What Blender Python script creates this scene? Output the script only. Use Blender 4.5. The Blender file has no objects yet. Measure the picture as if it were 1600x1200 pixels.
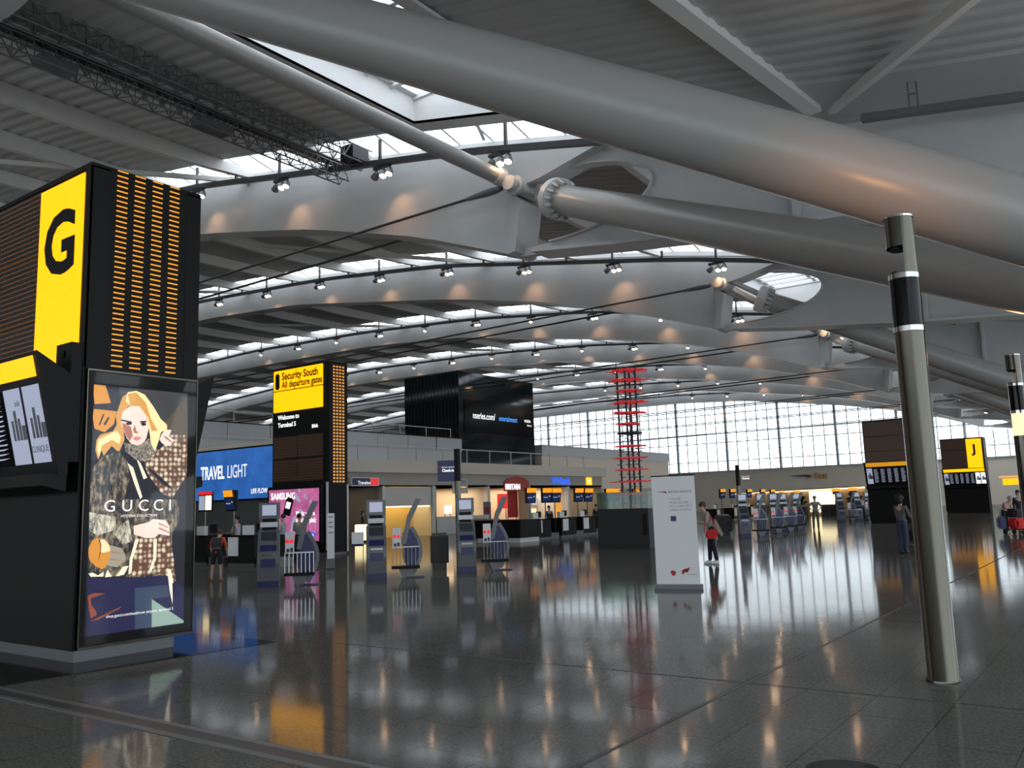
import bpy, bmesh, math, random
from mathutils import Vector, Matrix
random.seed(7)
S = bpy.context.scene
COL = S.collection

# ---------------------------------------------------------------- camera
F_PX = 1340.0
cam = bpy.data.cameras.new('camera'); cam.sensor_width = 36.0; cam.lens = F_PX * 36.0 / 1600.0
cam.clip_start = 0.05; cam.clip_end = 600
cam_o = bpy.data.objects.new('camera', cam); COL.objects.link(cam_o)
_psi = math.radians(36.0); _th = math.atan(192 / F_PX); _ro = math.radians(1.8)
_h = Vector((-math.sin(_psi), math.cos(_psi), 0)); _r0 = Vector((math.cos(_psi), math.sin(_psi), 0)); _z = Vector((0, 0, 1))
_f = _h * math.cos(_th) + _z * math.sin(_th); _u0 = _z * math.cos(_th) - _h * math.sin(_th)
_r = _r0 * math.cos(_ro) - _u0 * math.sin(_ro); _u = _u0 * math.cos(_ro) + _r0 * math.sin(_ro)
cam_o.matrix_world = Matrix(((_r.x, _u.x, -_f.x, 0), (_r.y, _u.y, -_f.y, 0), (_r.z, _u.z, -_f.z, 1.7), (0, 0, 0, 1)))
S.camera = cam_o
# ---------------------------------------------------------------- sky, daylight, exposure
W = bpy.data.worlds.new('overcast_sky'); S.world = W; W.use_nodes = True
_bg = W.node_tree.nodes['Background']; _bg.inputs[0].default_value = (0.86, 0.93, 1.0, 1)
_tc = W.node_tree.nodes.new('ShaderNodeTexCoord'); _sx = W.node_tree.nodes.new('ShaderNodeSeparateXYZ'); _mr = W.node_tree.nodes.new('ShaderNodeMapRange')
W.node_tree.links.new(_tc.outputs['Generated'], _sx.inputs[0]); W.node_tree.links.new(_sx.outputs[2], _mr.inputs[0]); W.node_tree.links.new(_mr.outputs[0], _bg.inputs[1])
_mr.inputs[1].default_value = 0.0; _mr.inputs[2].default_value = 1.0; _mr.inputs[3].default_value = 3.3; _mr.inputs[4].default_value = 3.3   # overcast: brighter overhead
S.view_settings.view_transform = 'Standard'; S.view_settings.look = 'None'
S.view_settings.exposure = 0.0; S.view_settings.gamma = 1.0; S.view_settings.use_curve_mapping = False

def lamp(name, kind, loc, energy, color, target=None, **kw):
    l = bpy.data.lights.new(name, kind); l.energy = energy; l.color = color
    for k, v in kw.items(): setattr(l, k, v)
    o = bpy.data.objects.new(name, l); COL.objects.link(o); o.location = loc
    if target is not None:
        o.rotation_euler = (Vector(target) - Vector(loc)).to_track_quat('-Z', 'Y').to_euler()
    return o
def portal(name, loc, target, sx, sy):
    o = lamp(name, 'AREA', loc, 1, (1, 1, 1), target, shape='RECTANGLE', size=sx, size_y=sy)
    o.data.cycles.is_portal = True
    return o

# ---------------------------------------------------------------- materials
M = {}
def mat(name, col, rough=0.5, metal=0.0, emis=None, es=1.0, spec=0.5, bump=None):
    m = bpy.data.materials.new(name); m.use_nodes = True
    b = m.node_tree.nodes['Principled BSDF']
    b.inputs['Base Color'].default_value = (*col, 1); b.inputs['Roughness'].default_value = rough
    b.inputs['Metallic'].default_value = metal; b.inputs['Specular IOR Level'].default_value = spec
    if emis:
        b.inputs['Emission Color'].default_value = (*emis, 1); b.inputs['Emission Strength'].default_value = es
    M[name] = m
    return m
def nodes(m): return m.node_tree.nodes, m.node_tree.links, m.node_tree.nodes['Principled BSDF']
def add_noise_tint(m, scale, c1, c2, detail=3.0, lo=.35, hi=.65):
    n, l, b = nodes(m)
    tc = n.new('ShaderNodeTexCoord'); t = n.new('ShaderNodeTexNoise'); r = n.new('ShaderNodeValToRGB')
    t.inputs['Scale'].default_value = scale; t.inputs['Detail'].default_value = detail
    r.color_ramp.elements[0].position = lo; r.color_ramp.elements[1].position = hi
    r.color_ramp.elements[0].color = (*c1, 1); r.color_ramp.elements[1].color = (*c2, 1)
    l.new(tc.outputs['Object'], t.inputs['Vector']); l.new(t.outputs['Fac'], r.inputs['Fac'])
    l.new(r.outputs['Color'], b.inputs['Base Color'])
    return r
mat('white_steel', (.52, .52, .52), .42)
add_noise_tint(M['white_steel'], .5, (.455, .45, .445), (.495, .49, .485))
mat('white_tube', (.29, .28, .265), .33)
mat('deck', (.48, .475, .47), .55)
mat('beam_grey', (.68, .66, .64), .5)
mat('soffit', (.60, .61, .61), .5)
mat('dark_metal', (.055, .055, .055), .45, .3)
mat('mid_metal', (.17, .175, .18), .45, .5)
mat('cable', (.045, .05, .048), .5, .3)
mat('black', (.012, .012, .013), .5)
mat('black_gloss', (.004, .004, .005), .12, spec=.2)
mat('plaster', (.84, .75, .64), .75)
mat('panel_grey', (.48, .50, .52), .5)
mat('white_paint', (.72, .72, .72), .5)
mat('brushed_steel', (.105, .098, .08), .22, 1.0)
mat('chrome', (.5, .5, .49), .15, 1.0)
mat('lens', (.8, .5, .3), .3, emis=(1, .62, .36), es=45)
mat('lens_off', (.1, .1, .1), .2)
def emat(name, col, st=1.0): return mat(name, tuple(c * .3 for c in col), .35, emis=col, es=st)
emat('sign_yellow', (1.0, .43, 0.0), 1.6)
emat('sign_amber', (1.0, .33, .01), 1.1)
emat('slot_amber', (1.0, .40, .03), .85)
emat('sign_white', (1, 1, 1), 1.0)
emat('sign_blue', (.02, .12, .8), 1.1)
emat('sign_red', (.85, .02, .03), .8)
emat('screen_pale', (.50, .55, .72), .6)
emat('screen_blue', (.006, .014, .06), 1.0)
emat('warm_glow', (1.0, .82, .45), 2.2)
emat('warm_wall', (1.0, .45, .14), .9)
emat('lamp_glow', (1.0, .72, .35), 1.6)
mat('kiosk_grey', (.16, .17, .185), .4, .2)
mat('kiosk_blue', (.012, .02, .11), .35)
mat('kiosk_screen', (.05, .06, .07), .1)
mat('white_card', (.86, .86, .87), .5)
mat('skin', (.55, .32, .22), .6)
mat('hair_dark', (.015, .01, .008), .6)

# glass: thin pane, mostly clear with a soft mirror
def pane_mat(name, tint, mirror, rough=.03):
    m = bpy.data.materials.new(name); m.use_nodes = True; n = m.node_tree.nodes; l = m.node_tree.links
    n.remove(n['Principled BSDF']); out = n['Material Output']
    t = n.new('ShaderNodeBsdfTransparent'); t.inputs[0].default_value = (*tint, 1)
    g = n.new('ShaderNodeBsdfGlossy'); g.inputs['Roughness'].default_value = rough
    lw = n.new('ShaderNodeLayerWeight'); pw = n.new('ShaderNodeMath'); pw.operation = 'POWER'; pw.inputs[1].default_value = 5   # same from both sides of the pane
    mx = n.new('ShaderNodeMixShader'); mu = n.new('ShaderNodeMath'); mu.operation = 'MULTIPLY_ADD'; mu.inputs[1].default_value = .85 * mirror; mu.inputs[2].default_value = .06 * mirror
    l.new(lw.outputs['Facing'], pw.inputs[0]); l.new(pw.outputs[0], mu.inputs[0]); l.new(mu.outputs[0], mx.inputs[0])
    l.new(t.outputs[0], mx.inputs[1]); l.new(g.outputs[0], mx.inputs[2]); l.new(mx.outputs[0], out.inputs[0])
    M[name] = m
pane_mat('pane', (.93, .95, .95), 1.0)
pane_mat('shop_glass', (.62, .70, .66), .7)
pane_mat('poster_glass', (.96, .97, .97), .45)

# floor: polished terrazzo tiles
def floor_material(name, dark, light, grout):
    m = mat(name, dark, .1); n, l, b = nodes(m)
    tc = n.new('ShaderNodeTexCoord')
    br = n.new('ShaderNodeTexBrick'); br.inputs['Scale'].default_value = 1.0
    br.inputs['Brick Width'].default_value = 1.2; br.inputs['Row Height'].default_value = .6
    br.inputs['Mortar Size'].default_value = .006; br.inputs['Mortar Smooth'].default_value = .2
    br.inputs['Color1'].default_value = (.96, .96, .96, 1); br.inputs['Color2'].default_value = (1.03, 1.025, 1.01, 1)
    br.inputs['Mortar'].default_value = (grout, grout, grout, 1); br.offset = .5
    rot = n.new('ShaderNodeMapping'); rot.inputs['Rotation'].default_value = (0, 0, math.pi / 2); rot.inputs['Location'].default_value = (.05, .24, 0)
    l.new(tc.outputs['Object'], rot.inputs['Vector']); l.new(rot.outputs[0], br.inputs['Vector'])
    no = n.new('ShaderNodeTexNoise'); no.inputs['Scale'].default_value = 34; no.inputs['Detail'].default_value = 5
    vo = n.new('ShaderNodeTexVoronoi'); vo.inputs['Scale'].default_value = 26
    rv = n.new('ShaderNodeValToRGB'); rv.color_ramp.elements[0].position = .08; rv.color_ramp.elements[1].position = .22
    rv.color_ramp.elements[0].color = (1.55, 1.5, 1.45, 1); rv.color_ramp.elements[1].color = (1, 1, 1, 1)
    rn = n.new('ShaderNodeValToRGB'); rn.color_ramp.elements[0].position = .38; rn.color_ramp.elements[1].position = .62
    rn.color_ramp.elements[0].color = (*dark, 1); rn.color_ramp.elements[1].color = (*light, 1)
    l.new(tc.outputs['Object'], no.inputs['Vector']); l.new(tc.outputs['Object'], vo.inputs['Vector'])
    l.new(no.outputs['Fac'], rn.inputs[0]); l.new(vo.outputs['Distance'], rv.inputs[0])
    def mul(a, c):
        x = n.new('ShaderNodeMix'); x.data_type = 'RGBA'; x.blend_type = 'MULTIPLY'; x.inputs[0].default_value = 1
        l.new(a, x.inputs[6]); l.new(c, x.inputs[7]); return x.outputs[2]
    l.new(mul(mul(rn.outputs[0], rv.outputs[0]), br.outputs['Color']), b.inputs['Base Color'])
    n2 = n.new('ShaderNodeTexNoise'); n2.inputs['Scale'].default_value = 1.7; n2.inputs['Detail'].default_value = 6
    mr = n.new('ShaderNodeMapRange'); mr.inputs[3].default_value = .05; mr.inputs[4].default_value = .11
    l.new(tc.outputs['Object'], n2.inputs['Vector']); l.new(n2.outputs['Fac'], mr.inputs[0])
    # each tile lies a hair off level: reflections break up along the joints
    bp = n.new('ShaderNodeBump'); bp.inputs['Strength'].default_value = .10; bp.inputs['Distance'].default_value = .004
    n3 = n.new('ShaderNodeTexNoise'); n3.inputs['Scale'].default_value = 2.2; n3.inputs['Detail'].default_value = 2
    l.new(tc.outputs['Object'], n3.inputs['Vector']); l.new(n3.outputs['Fac'], bp.inputs['Height'])
    # polished stone: matt body under a partial mirror finish
    b.inputs['Specular IOR Level'].default_value = 0.0; b.inputs['Roughness'].default_value = 1.0
    g = n.new('ShaderNodeBsdfGlossy'); l.new(mr.outputs[0], g.inputs['Roughness']); l.new(bp.outputs[0], g.inputs['Normal'])
    fr = n.new('ShaderNodeFresnel'); fr.inputs[0].default_value = 1.55; l.new(bp.outputs[0], fr.inputs['Normal'])
    mu = n.new('ShaderNodeMath'); mu.operation = 'MULTIPLY'; mu.inputs[1].default_value = .74; l.new(fr.outputs[0], mu.inputs[0])
    mx = n.new('ShaderNodeMixShader'); l.new(mu.outputs[0], mx.inputs[0]); l.new(b.outputs[0], mx.inputs[1]); l.new(g.outputs[0], mx.inputs[2]); l.new(mx.outputs[0], n['Material Output'].inputs[0])
floor_material('terrazzo', (.105, .104, .096), (.175, .170, .155), .5)
floor_material('dark_granite', (.014, .014, .014), (.03, .03, .03), .5)

def dots_material(name, base, col, st, sy, sz, duty_h, duty_v):
    """perforated panel: rows of small lit slots (object X/Y across, Z up)"""
    m = mat(name, base, .35); n, l, b = nodes(m)
    tc = n.new('ShaderNodeTexCoord'); sp = n.new('ShaderNodeSeparateXYZ'); l.new(tc.outputs['Object'], sp.inputs[0])
    def gate(src, freq, duty):
        a = n.new('ShaderNodeMath'); a.operation = 'MULTIPLY'; a.inputs[1].default_value = freq; l.new(src, a.inputs[0])
        f = n.new('ShaderNodeMath'); f.operation = 'FRACT'; l.new(a.outputs[0], f.inputs[0])
        g = n.new('ShaderNodeMath'); g.operation = 'LESS_THAN'; g.inputs[1].default_value = duty; l.new(f.outputs[0], g.inputs[0])
        return g.outputs[0]
    ad = n.new('ShaderNodeMath'); ad.operation = 'ADD'; l.new(sp.outputs[0], ad.inputs[0]); l.new(sp.outputs[1], ad.inputs[1])
    g1 = gate(ad.outputs[0], sy, duty_h); g2 = gate(sp.outputs[2], sz, duty_v)
    mu = n.new('ShaderNodeMath'); mu.operation = 'MULTIPLY'; l.new(g1, mu.inputs[0]); l.new(g2, mu.inputs[1])
    m2 = n.new('ShaderNodeMath'); m2.operation = 'MULTIPLY'; m2.inputs[1].default_value = st; l.new(mu.outputs[0], m2.inputs[0])
    b.inputs['Emission Color'].default_value = (*col, 1); l.new(m2.outputs[0], b.inputs['Emission Strength'])
dots_material('dotted_panel', (.018, .017, .016), (1, .36, .05), .28, 18, 14, .35, .28)
dots_material('dotted_dim', (.022, .018, .014), (1, .32, .05), .05, 10, 9, .6, .5)

# ---------------------------------------------------------------- mesh helpers
class MB:
    def __init__(s): s.v = []; s.f = []
    def poly(s, pts):
        i = len(s.v); s.v += [tuple(p) for p in pts]; s.f.append(tuple(range(i, i + len(pts)))); return s
    def box(s, x0, x1, y0, y1, z0, z1):
        i = len(s.v)
        s.v += [(x, y, z) for z in (z0, z1) for x, y in ((x0, y0), (x1, y0), (x1, y1), (x0, y1))]
        s.f += [tuple(i + k for k in q) for q in ((3, 2, 1, 0), (4, 5, 6, 7), (0, 1, 5, 4), (1, 2, 6, 5), (2, 3, 7, 6), (3, 0, 4, 7))]
        return s
    def bar(s, a, b, w, h=None, up=(0, 0, 1)):
        """box beam from a to b, w wide, h tall"""
        h = h or w; a = Vector(a); b = Vector(b); d = (b - a).normalized(); u = Vector(up)
        if abs(d.dot(u)) > .98: u = Vector((0, 1, 0))
        sd = d.cross(u).normalized(); u = sd.cross(d).normalized(); i = len(s.v)
        for p in (a, b):
            for x, y in ((-1, -1), (1, -1), (1, 1), (-1, 1)): s.v.append(tuple(p + sd * x * w / 2 + u * y * h / 2))
        s.f += [tuple(i + k for k in q) for q in ((3, 2, 1, 0), (4, 5, 6, 7), (0, 1, 5, 4), (1, 2, 6, 5), (2, 3, 7, 6), (3, 0, 4, 7))]
        return s
    def tube(s, pts, rs, n=12, cap=True):
        """round tube through pts with radius rs (number or list)"""
        pts = [Vector(p) for p in pts]; rs = rs if isinstance(rs, (list, tuple)) else [rs] * len(pts)
        i0 = len(s.v); ref = None
        for k, p in enumerate(pts):
            d = (pts[min(k + 1, len(pts) - 1)] - pts[max(k - 1, 0)]).normalized()
            if ref is None: ref = Vector((0, 0, 1)) if abs(d.z) < .9 else Vector((1, 0, 0))
            a = d.cross(ref).normalized(); b2 = a.cross(d).normalized(); ref = b2
            for j in range(n):
                t = 2 * math.pi * j / n; s.v.append(tuple(p + (a * math.cos(t) + b2 * math.sin(t)) * rs[k]))
        for k in range(len(pts) - 1):
            for j in range(n):
                j2 = (j + 1) % n; s.f.append((i0 + k * n + j, i0 + k * n + j2, i0 + (k + 1) * n + j2, i0 + (k + 1) * n + j))
        if cap:
            s.f.append(tuple(i0 + j for j in reversed(range(n)))); s.f.append(tuple(i0 + (len(pts) - 1) * n + j for j in range(n)))
        return s
    def prism(s, poly, axis, a, b):
        """outline in a plane, pushed from a to b along axis 'x','y','z'"""
        i = len(s.v); n = len(poly)
        P = {'x': lambda p, t: (t, p[0], p[1]), 'y': lambda p, t: (p[0], t, p[1]), 'z': lambda p, t: (p[0], p[1], t)}[axis]
        s.v += [P(p, a) for p in poly] + [P(p, b) for p in poly]
        s.f.append(tuple(i + k for k in reversed(range(n)))); s.f.append(tuple(i + n + k for k in range(n)))
        for k in range(n): s.f.append((i + k, i + (k + 1) % n, i + n + (k + 1) % n, i + n + k))
        return s
    def lathe(s, prof, c=(0, 0, 0), n=24):
        return s.tube([(c[0], c[1], c[2] + z) for r, z in prof], [r for r, z in prof], n)
    def ball(s, c, r, n=10, sx=1, sy=1, sz=1):
        i0 = len(s.v); m = n // 2
        for k in range(m + 1):
            ph = math.pi * k / m
            for j in range(n):
                t = 2 * math.pi * j / n
                s.v.append((c[0] + r * sx * math.sin(ph) * math.cos(t), c[1] + r * sy * math.sin(ph) * math.sin(t), c[2] + r * sz * math.cos(ph)))
        for k in range(m):
            for j in range(n):
                j2 = (j + 1) % n; s.f.append((i0 + k * n + j, i0 + (k + 1) * n + j, i0 + (k + 1) * n + j2, i0 + k * n + j2))
        return s
    def build(s, name, material, parent=None, smooth=False, bevel=0, loc=None, rz=0):
        me = bpy.data.meshes.new(name); me.from_pydata(s.v, [], s.f)
        bm = bmesh.new(); bm.from_mesh(me); bmesh.ops.remove_doubles(bm, verts=bm.verts, dist=1e-5)
        bmesh.ops.recalc_face_normals(bm, faces=bm.faces)
        if bevel: bmesh.ops.bevel(bm, geom=bm.edges[:], offset=bevel, segments=2, affect='EDGES', clamp_overlap=True)
        bm.to_mesh(me); bm.free()
        me.materials.append(M[material] if isinstance(material, str) else material)
        if smooth:
            for p in me.polygons: p.use_smooth = True
            try: me.set_sharp_from_angle(angle=math.radians(40))
            except Exception: pass
        o = bpy.data.objects.new(name, me); COL.objects.link(o)
        if parent: o.parent = parent
        if loc: o.location = loc
        if rz: o.rotation_euler.z = rz
        return o
def mb(): return MB()
def empty(name, loc=(0, 0, 0), rz=0, parent=None):
    o = bpy.data.objects.new(name, None); COL.objects.link(o); o.location = loc; o.rotation_euler.z = rz; o.empty_display_size = .1
    if parent: o.parent = parent
    return o
def tag(o, label, cat, group=None, kind=None):
    if label: o['label'] = label
    if cat: o['category'] = cat
    if group: o['group'] = group
    if kind: o['kind'] = kind
    return o
def struct(o): o['kind'] = 'structure'; return o
def clone(o, parent=None):
    c = o.copy(); COL.objects.link(c)
    if parent: c.parent = parent
    for ch in list(o.children): clone(ch, c)
    return c
def text(name, s, size, material, parent, org, right, up, align='LEFT', depth=.004, weight=0.0, sx=1.0, lab=None):
    """flat raised lettering; org = anchor point, right/up = directions"""
    cu = bpy.data.curves.new(name, 'FONT'); cu.body = s; cu.size = size; cu.extrude = depth; cu.align_x = align; cu.offset = weight; cu.resolution_u = 3
    t = bpy.data.objects.new(name + '_src', cu); COL.objects.link(t)
    me = bpy.data.meshes.new_from_object(t); bpy.data.objects.remove(t)
    me.materials.clear(); me.materials.append(M[material])
    r = Vector(right).normalized(); u = Vector(up).normalized(); nrm = r.cross(u)
    mw = Matrix(((r.x * sx, u.x, nrm.x, org[0]), (r.y * sx, u.y, nrm.y, org[1]), (r.z * sx, u.z, nrm.z, org[2]), (0, 0, 0, 1)))
    me.transform(mw)
    o = bpy.data.objects.new(name, me); COL.objects.link(o); o.parent = parent
    if lab: o['label'] = lab
    return o
def lerp_tab(tab, x):
    if x <= tab[0][0]: return tab[0][1]
    for (a, b), (c, d) in zip(tab, tab[1:]):
        if x <= c: return b + (d - b) * (x - a) / (c - a)
    return tab[-1][1]
def smooth_tab(tab, x, w=1.6):
    return sum(lerp_tab(tab, x + d * w) for d in (-1, -.5, 0, .5, 1)) / 5

# ================================================================= ROOF
NODE_Y = [5.6 + 18 * k for k in range(8)]          # arch planes; the eighth one carries the glazed end wall
RAIL = [(-146, 12.4), (-139, 14.0), (-127, 16.2), (-121, 17.1), (-110, 18.3), (-96, 19.15), (-78, 19.6), (-60, 19.15), (-46.3, 18.35), (-34.2, 17.05), (-28.7, 16.05), (-18.4, 14.3), (-10.9, 12.67), (-4.3, 11.3), (-1.3, 10.85), (3, 10.2), (10, 9.2)]
BOT = [(-139, 10.45), (-134.6, 12.05), (-128, 13.8), (-121, 15.1), (-106, 17.3), (-95, 18.0), (-78, 18.1), (-61, 17.95), (-50, 17.3), (-35, 15.15), (-27.7, 13.75), (-21.4, 12.05), (-17, 10.45)]
def rail_z(x): return smooth_tab(RAIL, x)
def top_z(x): return rail_z(x) + .45
def bot_z(x): return smooth_tab(BOT, x, 1.0) if -138 < x < -18 else lerp_tab(BOT, x)
ORD = ['first', 'second', 'third', 'fourth', 'fifth', 'sixth', 'seventh', 'eighth', 'ninth', 'tenth', 'eleventh', 'twelfth', 'thirteenth', 'fourteenth', 'fifteenth', 'sixteenth', 'seventeenth', 'eighteenth']
ARCH_NAME = ['arch over the viewer', 'nearest arch in view', 'second arch away', 'third arch away', 'fourth arch away', 'fifth arch away', 'sixth arch away', 'farthest arch']
LAST = 7
def build_arch(k):
    Y = NODE_Y[k]
    t = empty('roof_arch', (0, Y, 0))
    tag(t, 'white steel box roof arch, the ' + ARCH_NAME[k], 'roof arch', 'white roof arches spanning the hall')
    # curved box girder, in strips so that the lower edge can sweep up
    xs = [-139 + i * 1.52 for i in range(0, 80)] ; xs = [x for x in xs if x < -18.2] + [-17.0]
    g = mb(); n = len(xs); i0 = 0
    for x in xs:
        zb, zt = bot_z(x) + (1.3 if k == 0 else 0), top_z(x)
        for (y, z) in ((0, zb), (0, zt), (1.1, zt), (1.1, zb)): g.v.append((x, y, z))
    for i in range(n - 1):
        for a in range(4):
            b2 = (a + 1) % 4; g.f.append((i * 4 + a, i * 4 + b2, i * 4 + 4 + b2, i * 4 + 4 + a))
    g.f += [(0, 1, 2, 3), (n * 4 - 1, n * 4 - 2, n * 4 - 3, n * 4 - 4)]
    # slanted end over the node
    e = [(-17.0, 12.75), (-15.6, 12.95), (-13.2, 13.5), (-13.2, top_z(-13.2)), (-17.0, top_z(-17))]
    g.prism(e, 'y', 0, 1.1)
    o = g.build('girder', 'white_steel', t, smooth=True)
    # outer plate with the oval opening (a C open towards the node), flanges and stiffener
    p = mb(); cx, cz, a, b3 = -15.9, 11.95, 4.0, 1.25
    cx = -15.6
    outer_top = [(x, top_z(x)) for x in (-13.2, -12.2, -11.2, -10, -8, -5.7, -3, 0, 4, 9)]
    lift = 1.3 if k == 0 else 0.0
    outer_bot = [(9, 8.4), (5, 8.75), (0, 9.0), (-3.3, 9.15), (-7, 9.42), (-10, 9.75), (-13, 10.05 + lift), (-16.2, 10.45 + lift)]
    def hole(t): return (cx + a * math.cos(t), cz + b3 * math.sin(t))
    n1 = 12
    lo = [hole(-math.pi / 2 * i / n1) for i in range(n1 + 1)]            # right tip, sweeping down to the lower left
    up = [hole(math.pi / 2.0 * i / n1) for i in range(n1 + 1)]
    xr = cx + a
    # lower chord
    for i in range(n1):
        x0, z0 = lo[i]; x1, z1 = lo[i + 1]
        p.prism([(x0, z0), (x1, z1), (x1, lerp_tab(sorted(outer_bot), x1)), (x0, lerp_tab(sorted(outer_bot), x0))], 'y', .45, .75)
    x1, z1 = lo[-1]
    p.prism([(x1, z1), (-16.9, z1 + .02), (-16.9, 10.45 + lift), (x1, lerp_tab(sorted(outer_bot), x1))], 'y', .45, .75)
    for i in range(n1):
        x0, z0 = up[i]; x1, z1 = up[i + 1]
        zt = lambda x: top_z(x) if x > -13.2 else 13.5 + (x + 13.2) * .23 + .05
        if x1 < -15.4: break
        p.prism([(x0, z0), (x1, z1), (x1, zt(x1)), (x0, zt(x0))], 'y', .45, .75)
    xs2 = [xr, -10, -8.5, -7, -5, -3, 0, 4, 9]
    for q, w in zip(xs2, xs2[1:]):
        p.prism([(q, lerp_tab(sorted(outer_bot), q)), (w, lerp_tab(sorted(outer_bot), w)), (w, top_z(w)), (q, top_z(q))], 'y', .45, .75)
    p.build('outer_plate', 'white_steel', t)
    fl = mb()
    for (x0, z0), (x1, z1) in zip(outer_bot, outer_bot[1:]): fl.bar((x0, .6, z0), (x1, .6, z1), 1.15, .12)
    for (x0, z0), (x1, z1) in zip(lo, lo[1:]): fl.bar((x0, .5, z0), (x1, .5, z1), .5, .05)
    for (x0, z0), (x1, z1) in zip(up[:9], up[1:10]): fl.bar((x0, .5, z0), (x1, .5, z1), .5, .05)
    fl.build('flange', 'white_steel', t)
    mb().box(-7.2, -7.05, .05, 1.15, 9.4, 12.6).build('stiffener', 'white_steel', t)
    mb().box(1.0, 1.15, .05, 1.15, 8.95, 11.0).build('stiffener', 'white_steel', t)
    # nose plate under the node with the pin casting
    nz = mb().prism([(-17.05, 10.45 + lift), (-16.75, 10.5 + lift), (-16.45, 12.3), (-16.9, 12.7)], 'y', -.12, 1.2)
    nz.build('node_plate', 'white_steel', t)
    c = mb().tube([(-16.5, -.75, 12.75), (-16.5, 1.5, 12.75)], .26, 20).tube([(-16.5, -.45, 12.75), (-16.5, -.3, 12.75)], .36, 20)
    c.build('pin_casting', 'white_steel', t, smooth=True)
    return t
arches = [build_arch(k) for k in range(0, 8)]

# ---- tie cables, two to an arch
def build_tie(k, side):
    Y = NODE_Y[k] + (-.45 if side == 0 else 1.35)
    t = empty('tie_cable', (0, Y, 0))
    tag(t, 'dark tie cable on the %s side of the %s' % (('near', 'far')[side], ARCH_NAME[k]), 'tie cable', 'tie cables below the roof arches')
    mb().tube([(-138.4, 0, 12.72), (-78, 0, 12.3), (-17.9, 0, 12.72)], .055, 8).build('rod', 'cable', t)
    for x0, x1 in ((-18.6, -17.0), (-137.4, -139.0)):
        s = mb().tube([(x0, 0, 12.72), (x0 + (x1 - x0) * .55, 0, 12.74), (x0 + (x1 - x0) * .8, 0, 12.75), (x1, 0, 12.75)], [.07, .15, .15, .1], 12)
        s.build('socket', 'mid_metal', t, smooth=True)
for k in range(1, 8):
    for s in (0, 1): build_tie(k, s)

# ---- raking tubes: from a node down to a foot shared by two neighbours
def foot(pair): return Vector((4.22, 14.6 + 36 * pair, 2.63))
def build_tube(k):
    pair = k // 2; Fo = foot(pair); N = Vector((-16.3, NODE_Y[k] + (.5 if k % 2 else .3), 12.6)); d = (Fo - N).normalized()
    t = empty('raking_tube', (Fo.x, Fo.y, 0))
    nm = ['thick white raking roof tube sweeping across the top of the view', 'thick white raking tube running down from the nearest arch node with a toothed collar']
    tag(t, nm[k] if k < 2 else 'thick white raking tube reaching the node of the ' + ARCH_NAME[k], 'roof strut')
    R = lambda p: tuple(Vector(p) - Vector((Fo.x, Fo.y, 0)))
    a = N + d * 1.9; L = (Fo - a).length
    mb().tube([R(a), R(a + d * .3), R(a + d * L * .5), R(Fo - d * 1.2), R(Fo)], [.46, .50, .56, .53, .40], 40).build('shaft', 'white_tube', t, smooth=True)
    c = mb().tube([R(a - d * .42), R(a - d * .34), R(a - d * .02), R(a + d * .08)], [.60, .70, .70, .58], 32)
    c.build('collar', 'white_steel', t, smooth=True)
    tn = mb(); ref = d.cross(Vector((0, 0, 1))).normalized(); rf2 = ref.cross(d)
    for j in range(16):
        q = 2 * math.pi * j / 16; w = ref * math.cos(q) + rf2 * math.sin(q)
        tn.bar(R(a + d * .05 + w * .63), R(a + d * .34 + w * .55), .07, .12, up=tuple(w))
    tn.build('collar_rib', 'white_steel', t)
    fk = mb()
    for s in (-.2, .2):
        o2 = Vector((0, 0, s))
        fk.bar(R(N + o2 + Vector((.2, 0, .1))), R(a + o2 * 1.3 - d * .3), .28, .18)
    fk.build('fork', 'white_steel', t)
    if k % 2 == 0:   # the shared foot
        s = mb().lathe([(.95, 0), (.95, .12), (.55, .35), (.5, 1.6), (.62, 2.1), (.62, 2.75)], (0, 0, 0), 24)
        s.build('foot_casting', 'mid_metal', t, smooth=True)
for k in range(0, 8): build_tube(k)

# ---- horizontal struts between paired nodes
def build_strut(k):
    y0, y1 = NODE_Y[k], NODE_Y[k + 1]
    t = empty('longitudinal_strut', (-17, y0, 0))
    tag(t, ['white steel tube running from the nearest arch node up out of view', 'white steel tube joining the nodes of the second and third arches away', 'white steel tube joining the nodes of the fourth and fifth arches away', 'white steel tube joining the nodes of the sixth and farthest arches'][k // 2], 'roof strut')
    mb().tube([(0, .8, 13.05), (0, 9, 13.08), (0, 17.2, 13.1), (.3, 17.8, 12.95)], [.26, .26, .27, .2], 28).build('shaft', 'white_tube', t, smooth=True)
    mb().tube([(.05, 17.1, 13.1), (.12, 17.45, 13.06)], .32, 24).build('collar', 'white_steel', t, smooth=True)
for k in (0, 2, 4, 6): build_strut(k)

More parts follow.
